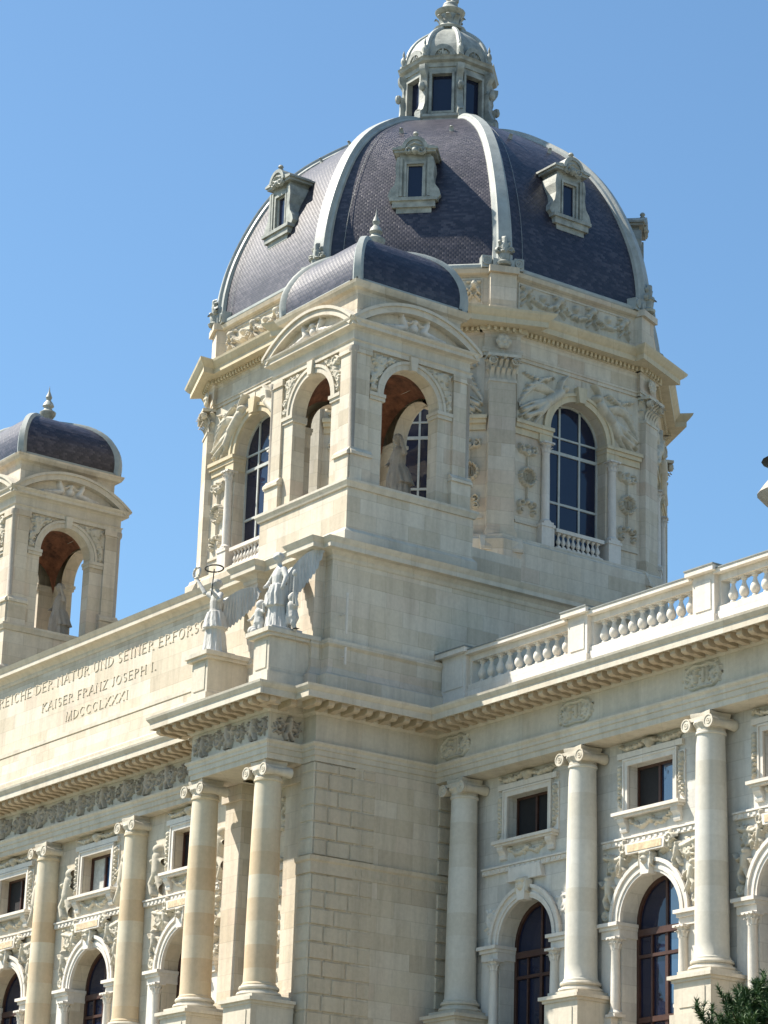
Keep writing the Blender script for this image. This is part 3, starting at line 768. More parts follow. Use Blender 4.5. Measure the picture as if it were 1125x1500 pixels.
# wing bays
TWW = frame(0, YW, 0, -1)
wing_cols = [1.3, 7.95, 14.42, 21.16, 27.76]
for x_ in wing_cols[1:]: trophy(TW, x_, 0, 1.9)
trophy(TW, 1.1, 0, 1.8)
w_ = MB()
for i in range(len(wing_cols)):
    u0 = wing_cols[i]; u1 = wing_cols[i + 1] if i + 1 < len(wing_cols) else 33; uc = (u0 + u1) / 2 - .33
    if i == 0: u0 = -.02
    w_.wall_arch(TWW, u0, u1, 12.0, 20.7, uc, 1.5, 17.95, 12.2, 0, .8)
    w_.wall_rect(TWW, u0, u1, 20.7, 24.2, uc - 1.15, uc + 1.15, 21.66, 23.24, 0, .5)
w_.build('wing_wall', 'stone_grey', MUS)
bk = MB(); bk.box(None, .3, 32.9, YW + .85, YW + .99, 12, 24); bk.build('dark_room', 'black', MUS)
for i in range(len(wing_cols) - 1):
    uc = (wing_cols[i] + wing_cols[i + 1]) / 2 - .33
    window_upper(TWW, uc, 0, MUS, 1 if i == 0 else 0); window_arched(TWW, uc, MUS, 1 if i == 0 else 0, rich=i > 0)
    if i > 0: tablet(TWW, uc, MUS)
    else:
        t = MB(); t.prism(TWW, [(uc - 1.0, 20.1), (uc + 1.0, 20.1), (uc + .85, 20.6), (uc - .85, 20.6)], -.02, .2); t.build('plain_tablet', 'white', MUS)
    band(TWW, wing_cols[i] + .5, wing_cols[i + 1] - .5)
T62 = frame(0, 5.82, 0, -1)
for x_ in wing_cols: ionic_column(T62, x_, 0, 15.52, 24.06, .555, MUS, PED, mat='shaft_grey')

# front bays
TFW = frame(0, YF, 0, -1)
front_cols = [-26.85, -19.9, -12.93]
ends = [-33.4] + front_cols + [-6.4]
w_ = MB()
for i in range(len(ends) - 1):
    uc = (ends[i] + ends[i + 1]) / 2 - (-.1 if i < 3 else -.35)
    w_.wall_arch(TFW, ends[i], ends[i + 1], 12.0, 20.7, uc, 1.5, 17.95, 12.2, 0, .8)
    w_.wall_rect(TFW, ends[i], ends[i + 1], 20.7, 24.2, uc - 1.15, uc + 1.15, 21.66, 23.24, 0, .5)
    window_upper(TFW, uc, 0, MUS, (2, 3, 2, 3)[i]); window_arched(TFW, uc, MUS, 1); tablet(TFW, uc, MUS)
    band(TFW, ends[i] + .55, ends[i + 1] - .55)
    # standing relief figures beside the upper windows
    for sg in (-1, 1):
        S = putto(.4, .1, 1.9, .28, rnd, sg) + ribbon(.4, .5, .6, .2, sg)
        relief(TFW, uc + sg * 2.2 - .4, 20.85, .8, 2.3, 0, S, 'wall_relief', 'carved', MUS, .05)
w_.add(TFW, [(-6.4, 0, 12), (0, 0, 12), (0, 0, 24.2), (-6.4, 0, 24.2)], [(0, 1, 2, 3)])
w_.build('front_wall', 'stone', MUS)
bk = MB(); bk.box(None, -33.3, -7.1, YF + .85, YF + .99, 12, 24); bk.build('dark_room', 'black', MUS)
T09 = frame(0, .6, 0, -1)
for x_ in front_cols: ionic_column(T09, x_, 0, 15.6, 24.09, .56, MUS, PED)

# --- columned pavilion at the corner
T08 = frame(0, -.9, 0, -1)
for x_ in (-1.42, -5.6): ionic_column(T08, x_, 0, 15.6, 24.09, .565, MUS, PED)
m = MB()
for x_ in (-1.5, -5.5):
    m.box(TFW, x_ - .55, x_ + .55, -.02, .55, 15.6, 23.5); m.box(TFW, x_ - .68, x_ + .68, -.02, .68, 23.5, 24.07); m.box(TFW, x_ - .7, x_ + .7, -.02, .7, 15.6, 16.0); m.box(TFW, x_ - .62, x_ + .62, -.02, .62, 16.0, 16.15)
    m.box(TFW, x_ - .8, x_ + .8, -.02, .8, PED, 15.6)
m.build('wall_pilaster', 'stone', MUS)
m = MB(); m.box(TFW, -4.85, -2.15, -.02, .2, 19.7, 20.0); m.box(TFW, -6.2, -.6, .0, .14, 20.65, 20.85)
m.box(TFW, -4.6, -2.4, -.02, .08, 16.2, 19.4)
m.build('wall_panel', 'trim', MUS)
for u0, u1, z0, z1 in ((-4.8, -2.2, 20.95, 23.8), (-.9, -.1, 20.2, 23.9), (-4.5, -2.5, 16.4, 19.2)):
    W, H = u1 - u0, z1 - z0; S = []
    for i in range(int(H / .28)):
        y = H - .15 - i * .28; S.append(([(W / 2 + rnd.uniform(-.12, .12), y)], .17, .24))
        for sg in (-1, 1): S.append(([(W / 2, y), (W / 2 + sg * min(W / 2 - .05, .6 * rnd.random() + .15), y + rnd.uniform(-.15, .15))], (.1, .05), .18))
    if W > 1.5:
        for sg in (-1, 1): S.append((spiral(W / 2 + sg * W * .3, H * .6, .35, 0, 1.3, sg), .08, .16))
    relief(TFW, u0, z0, W, H, .0 if z0 > 19 else .08, S, 'trophy_relief', 'carved', MUS, .05)
# plain soffit above the pavilion columns
m = MB(); m.box(None, -5.8, -.95, -.6, YF, 24.2, 24.5); m.build('pavilion_soffit', 'cornice', MUS)

# --- side wall of the centre block: rusticated quoin, smooth ashlar, rusticated inner strip
m = MB(); m.box(None, -1.0, -.002, 2.75, 6.7, 12, 24.09); m.build('side_wall', 'stone', MUS)
m = MB(); m.box(None, -.95, -.045, .13, 2.75, 12, 24.08); m.box(None, -.5, -.05, 5.55, YW + .05, 12, 24.08)
rows = []; z = 20.72
while z < 24.0: rows.append((z, min(z + .6, 24.08))); z += .6
z = 20.08
while z > 13: rows.append((z - .6, z)); z -= .6
rr_ = random.Random(5)
for k, (a, b) in enumerate(rows):
    off = .62 if int(round(a / .6)) % 2 else 0
    cuts = [0.04] + [c for c in (1.0 - off * .6, 2.0 - off * .6) if .3 < c < 2.5] + [2.72] if off else [.04, 1.05, 2.1, 2.72]
    for c0, c1 in zip(cuts[:-1], cuts[1:]): m.taper(FS, c0 + .1 + .018, c1 + .1 - .018 if c1 < 2.7 else 2.80, -.06, .005 + rr_.uniform(0, .02), a + .018, b - .018, .035)
    m.taper(frame(0, .1, 0, -1), -.8, .0, -.05, .0, a + .018, b - .018, .035)
    m.taper(FS, 5.62, YW + .2, -.06, .07, a + .02, b - .02, .04)
m.build('quoin_block_strip', 'rust', MUS)
m = MB(); m.sweep([(-.9, .1), (0, .1), (0, 6.6)], [(-.3, 20.1), (.03, 20.1), (.03, 20.5), (.09, 20.56), (.11, 20.7), (-.3, 20.7)])
for i in range(16):
    u = 2.0 + i * .27; m.box(FS, u, u + .13, .03, .05, 20.2, 20.42)
m.build('side_band', 'rust', MUS)

# --- attic with inscription
AY = .55
AX = .0
m = MB()
# path of attic wall with the two projecting pilaster blocks behind the statues
AP = [(-33.4, AY), (-6.3, AY), (-6.3, AY), (-5.15, AY), (-5.15, AY - .45), (-4.3, AY - .45), (-4.3, AY), (-1.35, AY), (-1.35, AY - .45), (-.45, AY - .45), (-.45, AY), (AX, AY), (AX, 34)]
AP = [AP[0]] + AP[3:]
m.sweep(AP, [(-.3, 26.6), (-.01, 26.6), (-.01, 32.0), (-.3, 32.0)]); 
m.box(None, -33.4, AX - .15, AY + .15, 34, 26.6, 32.2)
m.build('attic_wall', 'stone', MUS)
m = MB(); m.sweep(AP, [(-.3, 31.7), (.02, 31.7), (.06, 31.78), (.06, 31.86), (.14, 31.95), (.2, 32.0), (.42, 32.03), (.42, 32.2), (.48, 32.28), (.55, 32.4), (-.3, 32.45)]); m.build('attic_cornice', 'trim', MUS)
m = MB(); m.sweep(AP, [(-.3, 26.6), (.36, 26.6), (.36, 27.25), (.24, 27.35), (.12, 27.6), (.12, 28.35), (.22, 28.45), (.22, 28.62), (-.3, 28.64)]); m.build('attic_plinth', 'stone', MUS)
m = MB(); m.sweep([(-33.4, -.05), (-7.3, -.05)], [(-.3, 26.55), (.6, 26.55), (.6, 26.8), (.36, 26.95), (.3, 27.75), (-.0, 27.76), (-.0, 28.2), (-.3, 28.2)]); m.build('front_plinth', 'stone', MUS)
m = MB(); m.sweep([(-33.4, .3), (-7.0, .3)], [(-.3, 28.08), (.08, 28.08), (.3, 28.2), (.38, 28.24), (.38, 28.4), (-.3, 28.46)]); m.build('inscription_ledge', 'trim', MUS)

# serif lettering
GL = {'A': (.9, [((0, 0), (.45, 1), .5), ((.45, 1), (.9, 0), 1), ((.2, .36), (.7, .36), .45)]), 'C': (.85, 'arc:45:315'), 'D': (.9, [((.1, 0), (.1, 1), 1), 'D']),
      'E': (.75, [((.1, 0), (.1, 1), 1), ((.1, 1), (.7, 1), .45), ((.1, .52), (.6, .52), .45), ((.1, 0), (.75, 0), .45)]), 'F': (.7, [((.1, 0), (.1, 1), 1), ((.1, 1), (.7, 1), .45), ((.1, .52), (.6, .52), .45)]),
      'G': (.9, [((.78, .0), (.78, .45), .8), 'G']), 'H': (.95, [((.1, 0), (.1, 1), 1), ((.85, 0), (.85, 1), 1), ((.1, .5), (.85, .5), .45)]), 'I': (.4, [((.2, 0), (.2, 1), 1)]),
      'J': (.5, [((.35, .1), (.35, 1), 1), ((.35, .1), (.1, -.05), .6)]), 'K': (.85, [((.1, 0), (.1, 1), 1), ((.1, .45), (.75, 1), .5), ((.3, .6), (.8, 0), 1)]),
      'L': (.7, [((.1, 0), (.1, 1), 1), ((.1, 0), (.7, 0), .45)]), 'M': (1.1, [((.1, 0), (.15, 1), .6), ((.15, 1), (.55, 0), 1), ((.55, 0), (.95, 1), .5), ((.95, 1), (1.0, 0), 1)]),
      'N': (.95, [((.1, 0), (.1, 1), .6), ((.1, 1), (.85, 0), 1), ((.85, 0), (.85, 1), .6)]), 'O': (.95, 'arc:0:360'), 'P': (.75, [((.1, 0), (.1, 1), 1), 'P']), 'R': (.85, [((.1, 0), (.1, 1), 1), 'P', ((.35, .5), (.8, 0), 1)]),
      'S': (.65, 'S'), 'T': (.8, [((.4, 0), (.4, 1), 1), ((0, 1), (.8, 1), .45)]), 'U': (.9, [((.1, .3), (.1, 1), 1), ((.8, .3), (.8, 1), .6), 'U']), 'X': (.9, [((.05, 1), (.85, 0), 1), ((.05, 0), (.85, 1), .5)]),
      'Z': (.8, [((.05, 1), (.75, 1), .45), ((.75, 1), (.05, 0), 1), ((.05, 0), (.78, 0), .45)]), '.': (.3, [((.1, 0), (.1, .1), 1)])}
def arcpts(cx, cy, rx, ry, a0, a1, n=10): return [(cx + rx * math.cos(R(a0 + (a1 - a0) * i / n)), cy + ry * math.sin(R(a0 + (a1 - a0) * i / n))) for i in range(n + 1)]
def letters(T, text, uc, z0, h, dep, name, total):
    th = .10; out = MB()
    adv = []; x = 0
    for ch in text:
        wdt = .5 if ch == ' ' else GL[ch][0] + .28
        adv.append(x); x += wdt
    sc = total / x / h
    def seg(a, b, t):
        ax_, ay_ = a; bx_, by_ = b; dx, dy = (bx_ - ax_) * sc, by_ - ay_; L_ = math.hypot(dx, dy) + 1e-6; nx_, ny_ = -dy / L_ * th * t / 2, dx / L_ * th * t / 2
        P = [(ax_ * sc + nx_, ay_ + ny_), (bx_ * sc + nx_, by_ + ny_), (bx_ * sc - nx_, by_ - ny_), (ax_ * sc - nx_, ay_ - ny_)]
        return [(p * h, q * h) for p, q in P]
    k = 0
    for ch, x in zip(text, adv):
        if ch == ' ': continue
        d_ = GL[ch][1]; items = d_ if isinstance(d_, list) else [d_]
        for it in items:
            S = []
            if isinstance(it, tuple):
                S.append(it)
                if it[2] >= .5:
                    for e in (it[0], it[1]):
                        if abs(e[1]) < .01 or abs(e[1] - 1) < .01: S.append(((e[0] - .13, e[1]), (e[0] + .13, e[1]), .35))
            else:
                if it.startswith('arc'): a0, a1 = map(float, it.split(':')[1:]); P = arcpts(.45, .5, .4, .5, a0, a1, 16)
                elif it == 'D': P = arcpts(.1, .5, .75, .5, 90, -90, 12)
                elif it == 'G': P = arcpts(.45, .5, .4, .5, 45, 330, 14)
                elif it == 'P': P = arcpts(.1, .75, .55, .25, 90, -90, 8)
                elif it == 'U': P = arcpts(.45, .3, .35, .3, 180, 360, 8)
                elif it == 'S': P = arcpts(.32, .74, .24, .25, 30, 250, 9) + arcpts(.32, .25, .26, .25, 80, -150, 9)
                for a, b in zip(P[:-1], P[1:]): S.append((a, b, .45 + .55 * abs(b[1] - a[1]) / (math.hypot(b[0] - a[0], b[1] - a[1]) + 1e-6)))
            for s_ in S:
                k += 1
                out.prism(T, [(uc - total / 2 + x * sc * h + p, z0 + q) for p, q in seg(*s_)], -.01, dep * .25 + .0007 * (k % 7))
    return out.build(name, 'letter', MUS)
TA = frame(0, AY, 0, -1)
letters(TA, 'DEM REICHE DER NATUR UND SEINER ERFORSCHUNG', -16.7, 30.88, .40, .06, 'inscription', 21.2)
letters(TA, 'KAISER FRANZ JOSEPH I.', -16.7, 29.98, .36, .06, 'inscription', 9.4)
letters(TA, 'MDCCCLXXXI', -16.7, 29.2, .36, .06, 'inscription', 5.2)

# statue pedestals on the pavilion
for x0, x1, y0 in ((-5.62, -4.55, -1.75), (-1.45, -.45, -1.75)):
    m = MB()
    m.box(None, x0, x1, y0, .3, 26.6, 28.45); m.box(None, x0 - .1, x1 + .1, y0 - .1, .3, 26.6, 27.15); m.box(None, x0 - .16, x1 + .16, y0 - .16, .3, 28.45, 28.56); m.box(None, x0 - .24, x1 + .24, y0 - .24, .3, 28.56, 28.72)
    m.box(None, x0 + .15, x1 - .15, y0 - .03, y0, 27.3, 28.3)
    m.build('statue_pedestal', 'trim', MUS)

# --- wing balustrade
TB = frame(0, 5.9, 0, -1)
dies = [(.15, 1.6)] + [(x_ - .5, x_ + .55) for x_ in wing_cols[1:]] + [(32, 33)]
for i in range(len(dies) - 1):
    u0, u1 = dies[i][1], dies[i + 1][0]
    m = MB(); m.box(TB, u0, u1, -.28, .3, 26.62, 27.38); m.box(TB, u0, u1, -.24, .26, 27.38, 27.55)
    bal = m.build('balustrade', 'white', MUS)
    q = MB(); q.box(TB, u0 - .01, u1 + .01, -.2, .2, 28.43, 28.66); q.box(TB, u0 - .01, u1 + .01, -.42, .44, 28.66, 28.8); q.build('rail', 'white', bal)
    q = MB(); q.box(TB, u0 - .01, u1 + .01, -.45, .47, 28.8, 28.84); q.build('rail_flashing', 'roof', bal)
    n = 10; st = (u1 - u0 - .5) / n
    for k in range(n):
        baluster_mb(TB, u0 + .25 + st * (k + .5), 0, 27.55, 28.45, .172).build('baluster', 'white', bal, 40)
    for u in (u0 + .0, u1 - .12):
        q = MB(); q.box(TB, u, u + .12, -.16, .18, 27.55, 28.45); q.build('half_baluster', 'white', bal)
for a, b in dies:
    m = MB(); m.box(TB, a, b, -.34, .38, 26.62, 28.75); m.box(TB, a - .05, b + .05, -.4, .45, 26.62, 27.3); m.box(TB, a - .16, b + .16, -.5, .6, 28.75, 28.93)
    m.box(TB, a + .15, b - .15, .38, .41, 27.5, 28.5)
    o = m.build('balustrade_pier', 'white', MUS)
    q = MB(); q.box(TB, a - .19, b + .19, -.53, .63, 28.93, 28.98); q.build('pier_flashing', 'roof', o)
m = MB(); m.box(None, 0.1, 33, 6.6, 26, 26.4, 26.9); m.build('wing_roof', 'roof', MUS)

# --- block below the dome, seen above the attic
m = MB(); m.box(None, -33.2, -.05, .65, 34, 32.19, 32.5); m.build('terrace_roof', 'roof', MUS)

# ================================================================== drum, dome, lantern
T8 = math.tan(PI / 8)
def octo(a, cx=XC, cy=YC): return [(cx + a / math.cos(PI / 8) * math.cos(R(-112.5 + 45 * k)), cy + a / math.cos(PI / 8) * math.sin(R(-112.5 + 45 * k))) for k in range(8)]
def oct_res(a, wd, out):
    """octagon path with a small projection over each corner pilaster"""
    P = []; h = a * T8
    for k in range(8):
        th = R(-90 + 45 * k); n = Vector((math.cos(th), math.sin(th))); t = Vector((-n.y, n.x)); c = Vector((XC, YC))
        q = h - wd
        cn = Vector((math.cos(th - PI / 8), math.sin(th - PI / 8))); cn2 = Vector((math.cos(th + PI / 8), math.sin(th + PI / 8)))
        P += [tuple(c + n * (a + out) - t * (q + out * .0)), tuple(c + n * a - t * q), tuple(c + n * a + t * q), tuple(c + n * (a + out) + t * q)]
    return P
AW = 10.0
DR = MB()
def face_frame(k, a=AW, cx=XC, cy=YC):
    th = R(-90 + 45 * k); nx_, ny_ = math.cos(th), math.sin(th)
    return frame(cx + nx_ * a, cy + ny_ * a, nx_, ny_)
HW = AW * T8
for k in range(8):
    T = face_frame(k); DR.wall_arch(T, -HW, HW, 37.0, 46.2, 0, 1.58, 42.35, 37.0, 0, .85)
DR.build('drum', 'stone', MUS); drum = bpy.data.objects['drum']
m = MB(); m.sweep(octo(AW), [(-1, 32.3), (.55, 32.3), (.55, 36.75), (.42, 36.85), (.38, 37.0), (-1, 37.02)], True); m.build('drum_base', 'stone', drum)
m = MB(); m.sweep(octo(AW - .95), [(0, 37.0), (0, 47)], True); m.build('dark_room', 'black', drum)
# entablature of the drum
ER = oct_res(AW, .75, .16)
m = MB(); m.sweep(ER, [(-1, 45.05), (.06, 45.05), (.06, 45.2), (.1, 45.2), (.1, 45.42), (.03, 45.45), (.03, 46.05), (.12, 46.12), (.12, 46.14), (-1, 46.14)], True); m.build('drum_entablature', 'stone', drum)
m = MB(); m.sweep(ER, [(-1, 46.14), (.2, 46.14), (.2, 46.34), (.72, 46.36), (.72, 46.6), (.8, 46.68), (.92, 46.85), (.95, 46.95), (.1, 47.05), (-1, 47.05)], True); m.build('drum_cornice', 'cornice', drum)
m = MB()
for i in range(len(ER)):
    a, b = Vector(ER[i]), Vector(ER[(i + 1) % len(ER)]); L_ = (b - a).length
    if L_ < .5: continue
    modillions(m, a, b, 46.16, 46.34, .34, .235, .12, .06, .1)
m.build('dentil_row', 'cornice', drum)
# attic parapet above the cornice
PA = AW - .28
m = MB(); m.sweep(octo(PA), [(-1, 46.9), (.16, 46.9), (.16, 47.35), (.05, 47.42), (0, 47.45), (0, 48.85), (.1, 48.92), (.22, 48.98), (.28, 49.15), (-1, 49.25)], True); m.build('parapet', 'stone', drum)
for k in range(8):
    T = face_frame(k, PA); rk = random.Random(20 + k)
    W, H = 6.2, 1.15; S = []
    for i in range(3):
        x0, x1 = .35 + i * 1.85, .35 + (i + 1) * 1.85
        S += garland(x0, .95, x1, .95, .55, .11, .28, rk, 13)
        S.append(([((x0 + x1) / 2, .82)], .16, .24))
    for i in range(4):
        x = .35 + i * 1.85; S += ribbon(x, 1.0, .8, .3, 1) + ribbon(x, 1.0, .8, .3, -1) + [([(x, .9)], .17, .34), ([(x, .9), (x - .25, .5)], .06, .25), ([(x, .9), (x + .25, .5)], .06, .25), ([(x - .3, 1.05), (x + .3, 1.05)], .07, .16)]
    relief(T, -W / 2, 47.58, W, H, 0, S, 'festoon_relief', 'carved', drum, .055, 1.0, True)
    fr = MB()
    for a0, b0, a1, b1 in ((-W / 2 - .08, 47.5, W / 2 + .08, 47.58), (-W / 2 - .08, 48.73, W / 2 + .08, 48.8)): fr.box(T, a0, a1, -.02, .05, b0, b1)
    for x in (-W / 2 - .08, W / 2): fr.box(T, x, x + .08, -.02, .048, 47.58, 48.73)
    fr.build('panel_moulding', 'trim', drum)
    # corner pier, pilaster, capital, rosette
    th = R(-90 + 45 * k + 22.5); nx_, ny_ = math.cos(th), math.sin(th); rc = AW / math.cos(PI / 8)
    TC = frame(XC + nx_ * rc, YC + ny_ * rc, nx_, ny_)
    p = MB()
    p.box(TC, -.58, .58, -.6, .06, 37.35, 43.95); p.box(TC, -.68, .68, -.6, .16, 36.9, 37.2); p.box(TC, -.62, .62, -.6, .10, 37.2, 37.36)
    pil = p.build('pilaster', 'stone', drum)
    p = MB(); p.box(TC, -.86, .86, -.9, .32, 32.3, 36.25); p.prism_dz(TC, [(-.9, 36.25), (.42, 36.25), (.42, 36.4), (.2, 36.9), (-.9, 36.9)], -.92, .92); p.build('pedestal', 'stone', pil)
    p = MB(); p.box(TC, -.5, .5, -.5, .0, 43.95, 44.95); p.box(TC, -.6, .6, -.6, .1, 43.85, 43.97)
    for row in range(2):
        for i in range(5):
            p.leaf(TC, -.48 + i * .24 + (.12 if row else 0), -.01, 43.97 + row * .34, PI / 2, .5, .17, .26 + .12 * row)
        for sg in (-1, 1):
            p.leaf(TC, sg * .5, -.2, 43.95 + row * .42, PI / 2 - sg * PI / 3, .5, .26, .2 + .1 * row)
    for sg in (-1, 1): volute(p, TC, sg * .5, .14, 44.74, .17, .2)
    p.box(TC, -.72, .72, -.5, .34, 44.92, 45.05); p.lathe(TC @ Matrix.Translation((0, .3, 44.95)), [(.001, -.12), (.1, -.06), (.12, .02), (.001, .1)], 8); p.build('capital', 'carved', pil, 30)
    p = MB(); p.box(TC, -.56, .56, -.6, .32, 45.05, 45.1)
    S = [([(.35 + .2 * math.cos(a), .35 + .2 * math.sin(a))], .13, .1) for a in [PI / 3 * i for i in range(6)]] + [([(.35, .35)], .12, .16)]
    relief(TC, -.35, 45.35, .7, .7, .10, S, 'rosette', 'carved', drum, .04)
    p = MB(); p.box(TC, -.58, .58, -.6, -.12, 46.95, 49.1); p.box(TC, -.62, .62, -.6, -.04, 46.95, 47.4); p.box(TC, -.66, .66, -.6, .04, 48.93, 49.22); p.build('corner_pier', 'stone', drum)
    # acroterion: leaf-and-scroll finial
    p = MB(); Ta = TC
    p.lathe(Ta, [(.3, 49.3), (.34, 49.4), (.22, 49.5), (.26, 49.75), (.16, 50.1), (.2, 50.25), (.1, 50.45), (.001, 50.6)], 8, (0, -.1))
    for i in range(6): a = PI / 3 * i; p.leaf(Ta, .12 * math.cos(a), -.1 + .12 * math.sin(a), 49.4, a, .5, .26, .2)
    p.build('acroterion', 'zinc', drum, 50)

def drum_window(k):
    T = face_frame(k); rk = random.Random(40 + k)
    a = MB(); zs, r = 42.35, 1.58
    a.arch_band(T, 0, zs, r - .004, r + .36, -.02, .10, seg=24); a.arch_band(T, 0, zs, r + .24, r + .38, .1, .17, seg=24)
    a.prism(T, [(-.17, zs + r - .08), (.17, zs + r - .08), (.26, zs + r + .62), (-.26, zs + r + .62)], -.02, .34)
    win = a.build('drum_window', 'cornice', drum, 40)
    im = MB()
    for sg in (-1, 1):
        u0, u1 = sorted((sg * (r - .12), sg * (HW - .62)))
        im.box(T, u0, u1, -.5, .26, zs - .16, zs); im.box(T, u0 + .03, u1 - .03, -.5, .18, zs - .34, zs - .162); im.box(T, u0 + .05, u1 - .05, -.02, .08, zs - .62, zs - .342)
        v0, v1 = sorted((sg * (r - .06), sg * (r + .62)))
        im.box(T, v0 + .002, v1, -.5, .14, zs - .72, zs - .34)
    im.build('impost', 'cornice', win)
    for sg in (-1, 1):
        small_column(T, sg * (r + .26), .12, 37.95, zs - .72, .19, 'white', win)
        q = MB(); q.box(T, sg * (r + .26) - .34, sg * (r + .26) + .34, -.3, .34, 36.95, 37.95); q.box(T, sg * (r + .26) - .38, sg * (r + .26) + .38, -.3, .38, 37.84, 37.955)
        q.build('column_pedestal', 'white', win)
        # candelabra ornament panel
        W, H = 1.15, 3.45; uc = sg * 2.78
        relief(T, uc - W / 2, 38.1, W, H, .0, candelabra(W, H, rk, .22), 'wall_ornament', 'carved', win, .045)
        q = MB(); q.box(T, uc - .62, uc + .62, -.02, .07, 37.8, 37.92)
        q.build('panel_ledge', 'trim', win)
        # flying spandrel figure
        W, H = 3.3, 2.55; x0 = .05 if sg > 0 else -W - .05
        S = flyer(.45 if sg < 0 else W - .45, .25, 2.6, .66, .34, 1 if sg < 0 else -1)
        S += garland(.3 if sg < 0 else 1.4, 2.2, 1.9 if sg < 0 else 3.0, 2.3, .15, .1, .26, rk, 8)
        cu = -x0
        S = [s_ for s_ in S if all(math.hypot(p[0] - cu, p[1] - .05) > r + .36 + .05 for p in s_[0])]
        bs = MB(); ra = r + .37; A2 = [(sg * ra * math.cos(R(t)), zs + .015 + ra * math.sin(R(t))) for t in range(0, 85, 6)]
        bs.prism(T, A2 + [(A2[-1][0], zs + 2.62), (sg * 3.38, zs + 2.62), (sg * 3.38, zs + .015)], -.02, .03); bs.build('spandrel_ground', 'carved', win)
        for q_ in range(3): S += [([(( .5 + q_ * .35) if sg < 0 else W - .5 - q_ * .35, 1.5 + q_ * .28), ((.9 + q_ * .4) if sg < 0 else W - .9 - q_ * .4, 1.9 + q_ * .2)], .08, .24)]
        relief(T, x0, zs + .02, W, H, .03, S, 'spandrel_relief', 'carved', win, .042)
    q = MB(); q.box(T, -1.3, 1.3, -.04, .2, 36.95, 37.12); q.box(T, -1.32, 1.32, -.08, .26, 37.76, 37.92)
    bal = q.build('balustrade', 'white', win)
    for i in range(9): baluster_mb(T, -1.08 + i * .27, .08, 37.12, 37.76, .105, 8).build('baluster', 'white', MUS if False else win, 40)
    # joinery and glass
    g0 = -.6; b = MB()
    b.arch_band(T, 0, zs, r - .1, r + .02, g0 - .04, g0 + .06, seg=24)
    for u in (-.56, .56): b.box(T, u - .045, u + .045, g0 - .03, g0 + .06, 37.4, zs + 1.44)
    for u in (-r + .04, r - .04): b.box(T, u - .05, u + .05, g0 - .03, g0 + .06, 37.4, zs)
    for zz, t in ((39.35, .05), (41.65, .07), (42.35, .04)): b.box(T, -r, r, g0 - .028, g0 + .065, zz - t, zz + t)
    b.build('glazing_bars', 'bar', win)
    q = MB(); A = [(-r, 37.0)] + [(r * math.cos(PI - PI * i / 20), zs + r * math.sin(PI * i / 20)) for i in range(21)] + [(r, 37.0)]
    q.add(T, [(x, g0, z_) for x, z_ in A], [tuple(range(len(A)))]); q.build('pane', 'glass', win)
for k in range(8): drum_window(k)

# --- dome
PROF = [(10.55, 49.25), (10.5, 49.9), (10.42, 50.8), (10.2, 51.9), (9.85, 53.0), (9.3, 54.3), (8.6, 55.6), (7.75, 56.75), (6.8, 57.7), (5.75, 58.5), (4.6, 59.25), (3.6, 59.75), (2.7, 60.05)]
def smooth_prof(P, n):
    P = [np.array(p, float) for p in P]; P = [2 * P[0] - P[1]] + P + [2 * P[-1] - P[-2]]; out = []
    for i in range(1, len(P) - 2):
        for j in range(n):
            t = j / n; a, b, c, d = P[i - 1:i + 3]
            out.append(tuple(.5 * ((2 * b) + (c - a) * t + (2 * a - 5 * b + 4 * c - d) * t * t + (3 * b - a - 3 * c + d) * t ** 3)))
    out.append(tuple(P[-2])); return out
DP = smooth_prof(PROF, 3)
def dome_shell(mb, cx, cy, prof, nf, a0, steps=1):
    for k in range(nf):
        A0, A1 = a0 + 2 * PI * k / nf, a0 + 2 * PI * (k + 1) / nf; s_ = 0
        for i in range(len(prof) - 1):
            (r0, z0), (r1, z1) = prof[i], prof[i + 1]; ds = math.hypot((r1 - r0) * math.cos(PI / nf), z1 - z0)
            h0, h1 = r0 * math.sin(PI / nf), r1 * math.sin(PI / nf)
            P = [(cx + r0 * math.cos(A0), cy + r0 * math.sin(A0), z0), (cx + r0 * math.cos(A1), cy + r0 * math.sin(A1), z0), (cx + r1 * math.cos(A1), cy + r1 * math.sin(A1), z1), (cx + r1 * math.cos(A0), cy + r1 * math.sin(A0), z1)]
            mb.add(None, P, [(0, 1, 2, 3)], [[(-h0, s_), (h0, s_), (h1, s_ + ds), (-h1, s_ + ds)]]); s_ += ds
m = MB(); dome_shell(m, XC, YC, DP, 8, R(-112.5)); dome = m.build('dome', 'slate', MUS, 0, False)
def rib(mb, cx, cy, prof, ang, w0, w1, sec):
    c, q = math.cos(ang), math.sin(ang); n = len(prof); vs = []
    for i, (r, z) in enumerate(prof):
        a = prof[max(0, i - 1)]; b = prof[min(n - 1, i + 1)]; tr, tz = b[0] - a[0], b[1] - a[1]; l = math.hypot(tr, tz); nr, nz_ = tz / l, -tr / l
        wd = w0 + (w1 - w0) * i / (n - 1)
        for t, o in sec: vs.append((cx + (r + nr * o) * c - q * t * wd, cy + (r + nr * o) * q + c * t * wd, z + nz_ * o))
    k = len(sec); fs = [(i * k + j, i * k + j + 1, (i + 1) * k + j + 1, (i + 1) * k + j) for i in range(n - 1) for j in range(k - 1)]
    fs += [tuple(range(k)), tuple(range((n - 1) * k, n * k))]
    mb.add(None, vs, fs)
SEC = [(-1, -.35), (-1, -.02), (-.72, .06), (-.66, .16), (-.6, .2), (.6, .2), (.66, .16), (.72, .06), (1, -.02), (1, -.35)]
